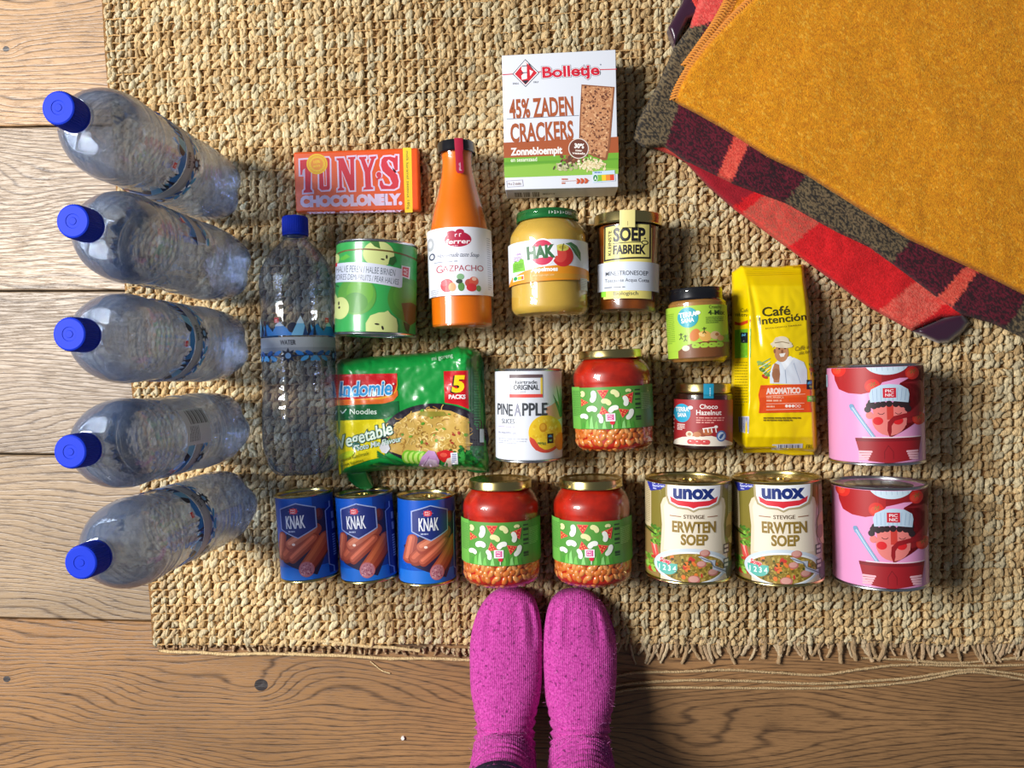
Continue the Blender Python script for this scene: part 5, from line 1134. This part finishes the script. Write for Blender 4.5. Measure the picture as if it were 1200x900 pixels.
def water_label(root, code=False):
    """a clear film printed with mountains, a silver band and a flower"""
    r = 43.1; a = Art(); B1, B2, NV = (40, 130, 214), (86, 170, 226), (16, 26, 60); v = lambda py: (558-py)*.985
    for rep in (-1, 0, 1):
        o = rep*62
        def M(x0, x1, xt, yt, c, yb=390): a.poly([(o+x0, v(yb)), (o+x1, v(yb)), (o+xt, v(yt))], c)
        a.rect(o-31, v(392), o+31, v(404), (176, 182, 190)); a.rect(o-31, v(404), o+31, v(410), (150, 156, 166))
        M(-36, -12, -26, 376, B1); M(-20, 10, -8, 373, B1); M(-14, -2, -8, 373, (200, 220, 240), 379); M(-36, -24, -30, 380, (30, 96, 180)); a.ell(o+8, v(381), 6, 6, NV)
        M(6, 26, 17, 367, (120, 186, 226)); M(12, 21, 17, 367, (196, 216, 232), 376); M(-31, -27, -29, 372, NV); M(24, 34, 29, 377, B2)
        for x, h in ((22, 12), (27, 16), (33, 10), (38, 18), (43, 12)): M(x-3, x+3, x, 390-h, NV if x % 2 else (30, 60, 110))
        for k in range(9):
            t = k*math.pi/4.5; 
        for k in range(8): t = k*math.pi/4; a.poly([(o+2+1.6*math.cos(t+.9), v(414)+1.6*math.sin(t+.9)), (o+2+5.5*math.cos(t+.35), v(414)+5.5*math.sin(t+.35)), (o+2+9.4*math.cos(t), v(414)+9.4*math.sin(t)), (o+2+5.5*math.cos(t-.35), v(414)+5.5*math.sin(t-.35)), (o+2+1.6*math.cos(t-.9), v(414)+1.6*math.sin(t-.9))], NV)
        a.ell(o+2, v(414), 3.4, 3.4, (120, 170, 220), n=12)
        for s_ in (-1, 1):
            for k in range(4): a.ell(o+2+s_*(13+k*5.5), v(411+(k % 2)*6), 5.2, 2.4, [B1, B2, (30, 90, 170), B2][k], rot=s_*(30 if k % 2 else -28))
            a.line([(o+2+s_*8, v(414)), (o+2+s_*29, v(413))], 1.0, (20, 60, 120))
        a.rect(o-14, v(375), o-8, v(369), (222, 50, 62)); a.micro(o-13, v(374.4), o-9, v(370), 2, (250, 230, 230), 1)
    f0 = a.f; a.f = None
    n0 = len(a.L); a.text('WATER', -7, 11, 0, 5.4-.0, (70, 74, 84), .03)
    vs, fs, c, w0 = a.L.pop(); a.L.append(([(x, v(404)+3+y) for x, y in vs], fs, c, w0))
    if code:
        # bar code panel at the back
        a.rect(82, v(430), 122, v(372), (216, 222, 230)); 
        for k in range(13): a.rect(104, v(425)+k*3.2, 120, v(425)+k*3.2+[1.4, 2.2, .9][k % 3], (30, 34, 44))
        R = random.Random(5)
        for i in range(7):
            for j in range(6):
                if R.random() < .5: a.rect(86+i*2.2, v(425)+j*2.4, 88.2+i*2.2, v(425)+j*2.4+2.4, (216, 222, 230)) 
        a.micro(86, v(400), 102, v(376), 8, (90, 100, 120), 1.2)
    return a.build('label', cyl_map(r), root, cut=CUT, base=2e-4)
def bottle(mtx, label, full, group=None, src=None, code=False):
    root = thing('water_bottle', label, 'bottle', mtx, group)
    if src:
        for ch in src.children:
            if code and ch.name.startswith('label'): water_label(root, True); continue
            c = ch.copy(); COL.objects.link(c); c.parent = root; c.matrix_parent_inverse = Matrix()
        return root
    P = bottle_prof(1.0 if full else .35); lathe('plastic_bottle', P, petw if full else pet, root, seg=90, rf=petal, ang=80, cap=True)
    if full:
        Q = [(max(z, 1.5), max(.1, r-1.2)) for z, r in P if z < 262]; Q.append((262.5, 26)); Q.append((262.5, .1))
        lathe('water', Q, water, root, seg=72, rf=lambda z, r, t: petal(z, r, t), ang=60, cap=True)
    water_label(root)
    lathe('neck_ring', [(283.5, 13.4), (284, 16.4), (285.6, 16.4), (286.2, 13.6)], pet, root, seg=48, cap=False)
    kn = lambda z, r, t: r+(.28*math.cos(t*48) if 291 < z < 308.5 and r > 14 else 0)
    cp = lathe('cap', [(287, 13.6), (287.2, 15.2), (290, 15.5), (290.6, 15.1), (291.4, 15.3), (308, 15.0), (309.6, 14.4), (310.3, 13.2), (310.3, 6.4), (309.9, 6.0), (309.9, 3.4), (310.3, 3.0), (310.3, .05)], capm, root, seg=192, rf=kn, cap=False, ang=30)
    return root
def standing(px, py, face):
    p = U(px, py, .3215); m = Matrix.Translation((p.x, p.y, Z0)) @ Matrix.Rotation(face, 4, 'Z'); return m
def facing(px, py, extra):
    p = U(px, py, .32); return math.atan2(-p.y, -p.x)+math.pi/2+math.radians(extra)
caps = [((68, 126), 20, 'standing water bottle at the top of the left column, level with the chocolate bar'),
        ((85, 259), 150, 'second standing water bottle from the top of the left column'),
        ((81, 391.5), 14, 'third standing water bottle from the top, middle of the left column'),
        ((82, 529.5), -128, 'fourth standing water bottle from the top, bar code on its flank'),
        ((94.5, 659.5), 18, 'standing water bottle at the bottom of the left column, nearest the rug corner')]
GW = 'full water bottles standing in a column'; b0 = None
for (c, ex_, lbl) in caps:
    b = bottle(standing(*c, facing(*c, ex_)), lbl, True, GW, b0, 'bar code' in lbl)
    if b0 is None: b0 = b
m, L = lying(352.5, 253, 356.5, 558, .0443, Z0)
A = U(354, 251, Z0+.0443+.015); B = U(357.5, 556, Z0+.075); d = (A-B); d.z = 0; d.normalize()
m = Matrix((Vector((d.y, -d.x, 0)), Vector((0, 0, -1)), d)).transposed().to_4x4(); m.translation = Vector((U(353.8, 500, Z0+.0443).x, A.y-.3103, Z0+.0443))
bottle(m, 'empty clear water bottle lying left of the pear can and noodle packet', False)
# ================================================================ blankets
def fuzz(parent, name, poly, Z, n, ln, col, seed, lift=.0015):
    R = random.Random(seed); A_ = np.asarray(poly); x0, y0 = A_.min(0); x1, y1 = A_.max(0)
    P = np.stack([np.random.default_rng(seed).uniform(x0, x1, n), np.random.default_rng(seed+1).uniform(y0, y1, n)], -1)
    d, Q, ins = pdist(P, poly); P = P[ins]; z = Z(P[:, 0], P[:, 1]); Wd = pix_world(P, z)
    rg = np.random.default_rng(seed+2); a = rg.uniform(0, 2*np.pi, len(P)); l = rg.uniform(.4, 1.3, len(P))*ln; w = .00013
    dx, dy = np.cos(a), np.sin(a); b = Wd; u = np.stack([-dy*w, dx*w, 0*dx], -1); t = np.stack([dx*l, dy*l, rg.uniform(.2, 1, len(P))*lift], -1)
    V = np.stack([b-u, b+u, b+t], 1).reshape(-1, 3); n_ = len(P); F = np.arange(n_*3).reshape(-1, 3)
    cols = []
    for (x, y) in P: c = col(x+rg.normal(0, 1.0), y+rg.normal(0, 1.0)); k = rg.uniform(.7, 1.7); cols += [(min(1, c[0]*k), min(1, c[1]*k), min(1, c[2]*k), 1)]*3
    iv = parent.matrix_world.inverted(); V = V-np.array(parent.matrix_world.translation)
    o = fast_mesh(name, V, F, np.zeros((0, 4), int), cols, wool, parent); o['kind'] = 'stuff'; return o
wool = attr_mat('brushed_wool', rough=.95, namt=.22, nscale=420, bump=.8, bscale=700, sheen=.04, dist=.0015)
plaid = thing('plaid_blanket', 'folded fuzzy blanket in red, coral, maroon and taupe blocks with satin hem', 'blanket', Matrix.Translation(U(1000, 250, Z0)))
RDc, CRl, MRn, TPe, SAT = (204, 12, 20), (216, 74, 62), (40, 10, 22), (112, 96, 70), (52, 18, 44)
def blk(x, y, seq):
    """seq: list of (line point x on y=0 axis, colour), stripes cross the length of the strip"""
    return seq
def mk(c, mix=None, p=.0):
    l = lin(c); return l
def stripes(bounds, cols, mixc, seed):
    R = random.Random(seed); L_ = [lin(c) for c in cols]; M_ = [lin(c) for c in mixc]
    def f(x, y):
        k = 0
        for (xa, ya, xb, yb) in bounds:
            if (xb-xa)*(y-ya)-(yb-ya)*(x-xa) < 0: k += 1
        n = noise.noise(Vector((x*1.15, y*1.15, seed)))
        return M_[k] if n > .0 else L_[k]
    return f
# bottom red layer
lowP = [(762, 172), (790, 183), (803, 190), (830, 219), (860, 245), (925, 292), (1018, 360), (1069, 388), (1104, 373), (1140, 370), (1200, 300), (1240, 60), (1240, -60), (800, -60), (806, 0), (820, 32), (850, 60), (800, 140)]
q = lambda zx, zy: (720+zx/2.144, zy/2.144)
lb_ = [(*q(300, 520), *q(345, 485)), (*q(322, 535), *q(368, 497)), (*q(438, 620), *q(505, 568)), (*q(663, 782), *q(742, 718)), (*q(748, 830), *q(822, 772))]
fl = stripes(lb_, [RDc, CRl, RDc, CRl, RDc, (150, 10, 30)], [(214, 20, 28), (226, 100, 84), (216, 22, 30), (190, 84, 68), (214, 20, 28), (150, 10, 30)], 3)
fl2 = lambda x, y: (lin((206, 66, 56)) if x+y*.2 < 836 else fl(x, y))
wv = wr(4, .018, .004)
ZL = bulge(lowP, 6, Z0+.002, .016, wv)
lo = sheet('lower_fold', lowP, ZL, 2.0, wool, plaid, color=fl2, jit=.9, skirt=Z0+.0012)
fuzz(plaid, 'lower_pile', lowP, ZL, 16000, .0035, fl2, 31)
S1 = [(1069, 388), (1104, 372.5), (1128, 366), (1137, 378), (1130, 388), (1113, 401.5), (1100, 402.5)]
sheet('satin_hem', S1, bulge(S1, 7, Z0+.001, .014), 1.6, mat('maroon_satin', SAT, .32, coat=.2, sheen_weight=.3), plaid, skirt=Z0)
S2 = [(783, 32), (800, 2), (806, -30), (860, -40), (846, 10), (818, 17), (806, 22), (791, 54)]
sheet('satin_hem', S2, bulge(S2, 6, Z0+.014, .006), 1.6, MATS['maroon_satin'], plaid, skirt=Z0)
# middle layer
midP = [q(45, 350), q(60, 300), q(110, 210), q(150, 120), q(190, 66), q(215, -20), q(300, -160), (1260, -80), (1260, 420), q(1029, 850), q(950, 812), q(870, 790), q(800, 740), q(700, 665), q(640, 622), q(560, 585), q(430, 512), q(300, 464), q(180, 405), q(125, 370), q(75, 372)]
mb = [(*q(126, 372), *q(164, 258)), (*q(256, 448), *q(305, 335)), (*q(292, 458), *q(342, 352)), (*q(426, 512), *q(484, 435)), (*q(690, 668), *q(748, 600)), (*q(812, 748), *q(880, 672)), (*q(850, 768), *q(914, 682)), (*q(985, 822), *q(1040, 745))]
fm = stripes(mb, [TPe, MRn, (214, 72, 56), MRn, TPe, MRn, (206, 66, 54), MRn, TPe], [(46, 42, 36), (98, 14, 38), (226, 96, 76), (98, 14, 38), (40, 36, 32), (98, 14, 38), (222, 92, 74), (98, 14, 38), (40, 36, 32)], 5)
def fm2(x, y):
    if y < 31 and x < 850 and (x-808) < 1e3 and (y < 31-(x-812)*.22): return lin((214, 70, 66)) if noise.noise(Vector((x*.4, y*.4, 1))) < .1 else lin((226, 98, 88))
    return fm(x, y)
ZM = bulge(midP, 7, Z0+.014, .018, wr(6, .02, .003))
sheet('middle_fold', midP, ZM, 1.8, wool, plaid, color=fm2, jit=1.0, skirt=Z0+.013)
fuzz(plaid, 'middle_pile', midP, ZM, 36000, .004, fm2, 35)
# mustard blanket on top
must = thing('mustard_blanket', 'mustard yellow brushed wool blanket with whipstitched edge, folded on the plaid one', 'blanket', Matrix.Translation(U(1000, 150, Z0+.03)))
topP = [(788, 117), (792, 104), (806, 78), (830, 48), (860, 16), (884, -6), (930, -70), (1270, -80), (1270, 385), (1200, 345), (1150, 320), (1064, 280), (1000, 240), (945, 205), (900, 184), (850, 152), (820, 135), (797, 123)]
MU = [lin((214, 138, 8)), lin((222, 148, 14)), lin((200, 122, 4)), lin((232, 170, 50))]
def fmu(x, y):
    n = noise.noise(Vector((x*1.7, y*1.7, 2)))+.35*noise.noise(Vector((x*.12, y*.12, 5))); return MU[3] if n > .42 else MU[1] if n > .1 else MU[0] if n > -.3 else MU[2]
ZU = bulge(topP, 8, Z0+.0405, .018, wr(9, .012, .004))
unP = [(800, 76), (812, 60), (838, 24), (855, -8), (880, -50), (1000, -50), (1000, 60), (830, 90), (808, 84)]
sheet('under_fold', unP, bulge(unP, 6, Z0+.0385, .010), 3.0, wool, must, color=fmu, jit=.6, skirt=Z0+.0375)
sheet('top_fold', topP, ZU, 2.2, wool, must, color=fmu, jit=.6, skirt=Z0+.0395)
fuzz(must, 'wool_pile', topP, ZU, 60000, .0028, fmu, 41, .0012)
def stitches(P, z, off, name):
    vs, fs = [], []; P = spline(P, 14); acc = 0; last = Vector((*P[0], 0)); n = 0
    W3 = [U(x, y, z) for x, y in P]; tot = 0; k = 0; pos = []
    for a_, b_ in zip(W3[:-1], W3[1:]):
        L_ = (b_-a_).length
        while tot+L_ > k*.0035: t = (k*.0035-tot)/L_; pos.append((a_.lerp(b_, t), (b_-a_).normalized())); k += 1
        tot += L_
    for p, d in pos:
        nr_ = Vector((-d.y, d.x, 0)); nr_ = -nr_ if nr_.x < 0 else nr_
        a0 = p-nr_*.003+Vector((0, 0, -.004)); b0_ = p+nr_*.010+d*.003+Vector((0, 0, .0015)); m0 = p+nr_*.002+d*.001+Vector((0, 0, .0045))
        v, f = tube([a0, p-nr_*.001+Vector((0, 0, .002)), m0, p+nr_*.007+Vector((0, 0, .0038)), b0_], .0013, 6)
        pydata(name, [x-must.matrix_world.translation for x in v], f, attr_mat('stitch_yarn', rough=.8, sheen=.2, bump=.5, bscale=900), must, cols=[lin((212, 134, 40))]*len(v), ang=0)
stitches([(789, 116), (794, 102), (808, 78), (832, 48), (861, 16), (886, -8)], Z0+.051, 0, 'edge_stitch')
stitches([(802, 76), (814, 60), (839, 24), (856, -8)], Z0+.047, 0, 'edge_stitch')
# ================================================================ the person standing at the lower edge
sockm = mat('magenta_knit', (212, 44, 158), .9, sheen_weight=.05)
def knit(m):
    nt = m.node_tree; b = nt.nodes['Principled BSDF']; tc = nt.nodes.new('ShaderNodeTexCoord'); Lk = nt.links.new
    n = nt.nodes.new('ShaderNodeTexNoise'); n.inputs['Scale'].default_value = 420; n.inputs['Detail'].default_value = 4; Lk(tc.outputs['Object'], n.inputs['Vector'])
    w = nt.nodes.new('ShaderNodeTexWave'); w.bands_direction = 'X'; w.inputs['Scale'].default_value = 130; w.inputs['Distortion'].default_value = 1.5; w.inputs['Detail'].default_value = 1; Lk(tc.outputs['Object'], w.inputs['Vector'])
    n3 = nt.nodes.new('ShaderNodeTexNoise'); n3.inputs['Scale'].default_value = 230; n3.inputs['Detail'].default_value = 2; Lk(tc.outputs['Object'], n3.inputs['Vector'])
    r = nt.nodes.new('ShaderNodeValToRGB'); r.color_ramp.elements[0].position = .60; r.color_ramp.elements[1].position = .72; r.color_ramp.elements[0].color = (0, 0, 0, 1); r.color_ramp.elements[1].color = (1, 1, 1, 1); Lk(n3.outputs['Fac'], r.inputs['Fac'])
    r1 = nt.nodes.new('ShaderNodeValToRGB'); r1.color_ramp.elements[0].color = lin((160, 34, 126)); r1.color_ramp.elements[1].color = lin((214, 80, 176)); r1.color_ramp.elements[0].position = .3; r1.color_ramp.elements[1].position = .7; Lk(n.outputs['Fac'], r1.inputs['Fac'])
    mx = nt.nodes.new('ShaderNodeMix'); mx.data_type = 'RGBA'; Lk(r.outputs['Color'], mx.inputs[0]); Lk(r1.outputs['Color'], mx.inputs[6]); mx.inputs[7].default_value = lin((110, 20, 90)); Lk(mx.outputs[2], b.inputs['Base Color'])
    ad = nt.nodes.new('ShaderNodeMath'); ad.operation = 'MULTIPLY_ADD'; Lk(w.outputs['Fac'], ad.inputs[0]); ad.inputs[1].default_value = .3; Lk(n.outputs['Fac'], ad.inputs[2])
    bp = nt.nodes.new('ShaderNodeBump'); bp.inputs['Strength'].default_value = .8; bp.inputs['Distance'].default_value = .0012; Lk(ad.outputs[0], bp.inputs['Height']); Lk(bp.outputs['Normal'], b.inputs['Normal'])
knit(sockm)
person = thing('person', 'person in magenta knitted socks standing at the lower rug edge', 'person', Matrix.Translation((-.012, -.45, 0)))
def sock_rings(cx, sgn, ins=0.0):
    """stations: y, z centre, half width, half height, tilt (deg), wrinkle"""
    S = [(-.2655, .030, .006, .005, 0, 0), (-.267, .030, .018, .011, 0, 0), (-.272, .031, .028, .016, 0, 0), (-.282, .033, .036, .021, 0, 0), (-.300, .036, .0415, .0245, 0, 0), (-.322, .038, .0440, .0265, 0, 0),
         (-.345, .041, .0448, .0295, 2, 0), (-.368, .045, .0440, .0335, 5, 0), (-.390, .050, .0415, .038, 9, 0), (-.410, .056, .0365, .0435, 16, .5), (-.428, .064, .0340, .050, 26, 1),
         (-.444, .076, .0345, .056, 42, 1), (-.454, .092, .0355, .052, 62, 1), (-.460, .108, .0370, .047, 78, 1), (-.463, .125, .0375, .044, 88, 1), (-.464, .145, .039, .043, 90, 1), (-.464, .170, .040, .043, 90, 1), (-.464, .20, .041, .044, 90, .6), (-.464, .24, .044, .048, 90, 0), (-.464, .27, .045, .049, 90, 0)]
    out = smooth_prof(S, 5); rings = []; n = 44
    for i, (y, z, hw, hh, al, wk) in enumerate(out):
        al = math.radians(al); ny, nz = math.sin(al)*1.0, math.cos(al); ring = []
        path = i*.0042
        for k in range(n):
            t = 2*math.pi*k/n; c, s = math.cos(t), math.sin(t); e = .82 if al < .5 else 1.0
            x = hw*math.copysign(abs(c)**e, c); v = hh*math.copysign(abs(s)**(.9 if s > 0 else .7), s)
            if al < .6: x += sgn*0.0  
            # big toe is the inner, taller one
            if y > -.335:
                q_ = -sgn*x/hw; f = min(1, (y+.335)/.03)
                if s > 0: v += hh*.16*q_*f; v -= .006*max(0, math.cos((q_*2.4+.2)*math.pi)**6)*min(1, (y+.335)/.02)*min(1, max(0, (-.276-y))/.008)
                x_cut = 0
            tb = max(0, 1-abs(y+.300)/.04); 
            w_ = 1+wk*(.075*math.sin(path*520+1.6*math.sin(t*1.0+sgn)+.8*math.sin(2*t))+.02*noise.noise(Vector((x*60, v*60, path*90+sgn*5))))
            w_ += .012*noise.noise(Vector((x*40, y*40+sgn*9, v*40)))
            x *= w_; v *= w_
            # shape in plan: outer edge sweeps back from the big toe
            yy = y - math.cos(al)*0 
            if y > -.33: yy -= .020*max(0, sgn*x/.044)**1.5*min(1, (y+.33)/.05)
            P = Vector((cx+x*(1-ins*12), yy+ny*v, z+nz*v*(1-ins*12)))
            P.z = max(P.z, Z0-.0008+ins*.5)
            ring.append(P)
        rings.append(ring)
    return rings, n
def loft(name, rings, n, m, parent):
    vs = [p-parent.matrix_world.translation for r in rings for p in r]; fs = []
    for i in range(len(rings)-1):
        for k in range(n): a_, b_ = i*n+k, i*n+(k+1) % n; fs.append((a_, a_+n, b_+n, b_))
    fs.append(tuple(range(n))); fs.append(tuple((len(rings)-1)*n+k for k in range(n))[::-1])
    return pydata(name, vs, fs, m, parent, ang=0)
skin = mat('skin', (206, 160, 134), .5, subsurface_weight=.1)
RG = {}
for cx, sg in ((-.0565, -1), (.0325, 1)):
    rings, n = sock_rings(cx, sg); RG[sg] = (rings, n); sk = loft('sock', rings[:-4], n, sockm, person)
    sk['label'] = 'left magenta sock' if sg < 0 else 'right magenta sock'
    # wool fluff
    R = random.Random(5+sg); HV, HF = [], []
    for i in range(1500 if sg > 0 else 700):
        r_i = R.randrange(8, len(rings)-8); k = R.randrange(0, n//2); p = rings[r_i][k]; c0 = sum(rings[r_i], Vector())/n; nn = (p-c0).normalized()
        d = Vector((R.uniform(-1, 1), R.uniform(-1, 1), R.uniform(-.2, .5))).normalized()*R.uniform(.002, .006); w = nn.cross(d).normalized()*.00008; b = p+nn*.0003-person.matrix_world.translation
        o0 = len(HV); HV += [b-w, b+w, b+d*.6+nn*.001+w, b+d*.6+nn*.001-w, b+d+nn*.0004]; HF += [(o0, o0+1, o0+2, o0+3), (o0+3, o0+2, o0+4)]
    o = pydata('wool_fluff', HV, HF, mat('fluff', (232, 140, 206), .9), sk, ang=0); o['kind'] = 'stuff'
# one continuous body inside: feet, shins, knees and a joined pelvis out of the frame
bm = bmesh.new(); sk_pts = {}; edges = []; rad = []
def vtx(p, r): rad.append(r); return bm.verts.new(Vector(p)-person.matrix_world.translation)
pel = vtx((-.012, -.60, .86), .14); hips = []
for cx, sg in ((-.0565, -1), (.0325, 1)):
    hp = vtx((-.012+sg*.09, -.59, .80), .085); kn_ = vtx((cx+sg*.016, -.528, .47), .050); cf = vtx((cx+sg*.003, -.472, .20), .030); an = vtx((cx, -.462, .10), .022); bl = vtx((cx, -.345, .034), .018); te = vtx((cx, -.290, .030), .014)
    for a_, b_ in ((pel, hp), (hp, kn_), (kn_, cf), (cf, an), (an, bl), (bl, te)): bm.edges.new((a_, b_))
me = bpy.data.meshes.new('body'); bm.to_mesh(me); bm.free(); body = link('body', me, skin, person)
md = body.modifiers.new('skin', 'SKIN'); 
for i, r in enumerate(rad): me.skin_vertices[0].data[i].radius = (r, r); me.skin_vertices[0].data[i].use_root = (i == 0)
body.modifiers.new('sub', 'SUBSURF').levels = 2
dg = bpy.context.evaluated_depsgraph_get(); bpy.context.view_layer.update(); me2 = bpy.data.meshes.new_from_object(body.evaluated_get(bpy.context.evaluated_depsgraph_get())); body.modifiers.clear(); body.data = me2; me2.shade_smooth()
den = mat('blue_denim', (44, 58, 88), .85, nscale=500, namt=.4, bump=.6, bscale=900)
for cx, sg in ((-.0565, -1), (.0325, 1)):
    rings = []; n = 36; zt = .153 if sg < 0 else .215
    for i in range(16):
        t = i/15; z = zt+(.80-zt)*t; rr_x = .050+.034*t+.0012*math.sin(i*4); cy = -.473-.112*t; c0 = Vector((cx+sg*.03*t, cy, z))
        rings.append([c0+Vector((rr_x*math.cos(2*math.pi*k/n), (rr_x+.006)*math.sin(2*math.pi*k/n), 0)) for k in range(n)])
    loft('jeans_leg', rings, n, den, person)
# the turn of each lying can or jar is taken into its meshes, so every root stays square to the rug
bpy.context.view_layer.update()
def turn(o, R):
    for c in o.children:
        if c.type == 'MESH': c.data = c.data.copy(); c.data.transform(R)
        turn(c, R)
for nm, an in LY.items():
    o = bpy.data.objects[nm]; R = Matrix.Rotation(an, 4, 'Z'); o.matrix_world = o.matrix_world @ R.inverted(); turn(o, R)
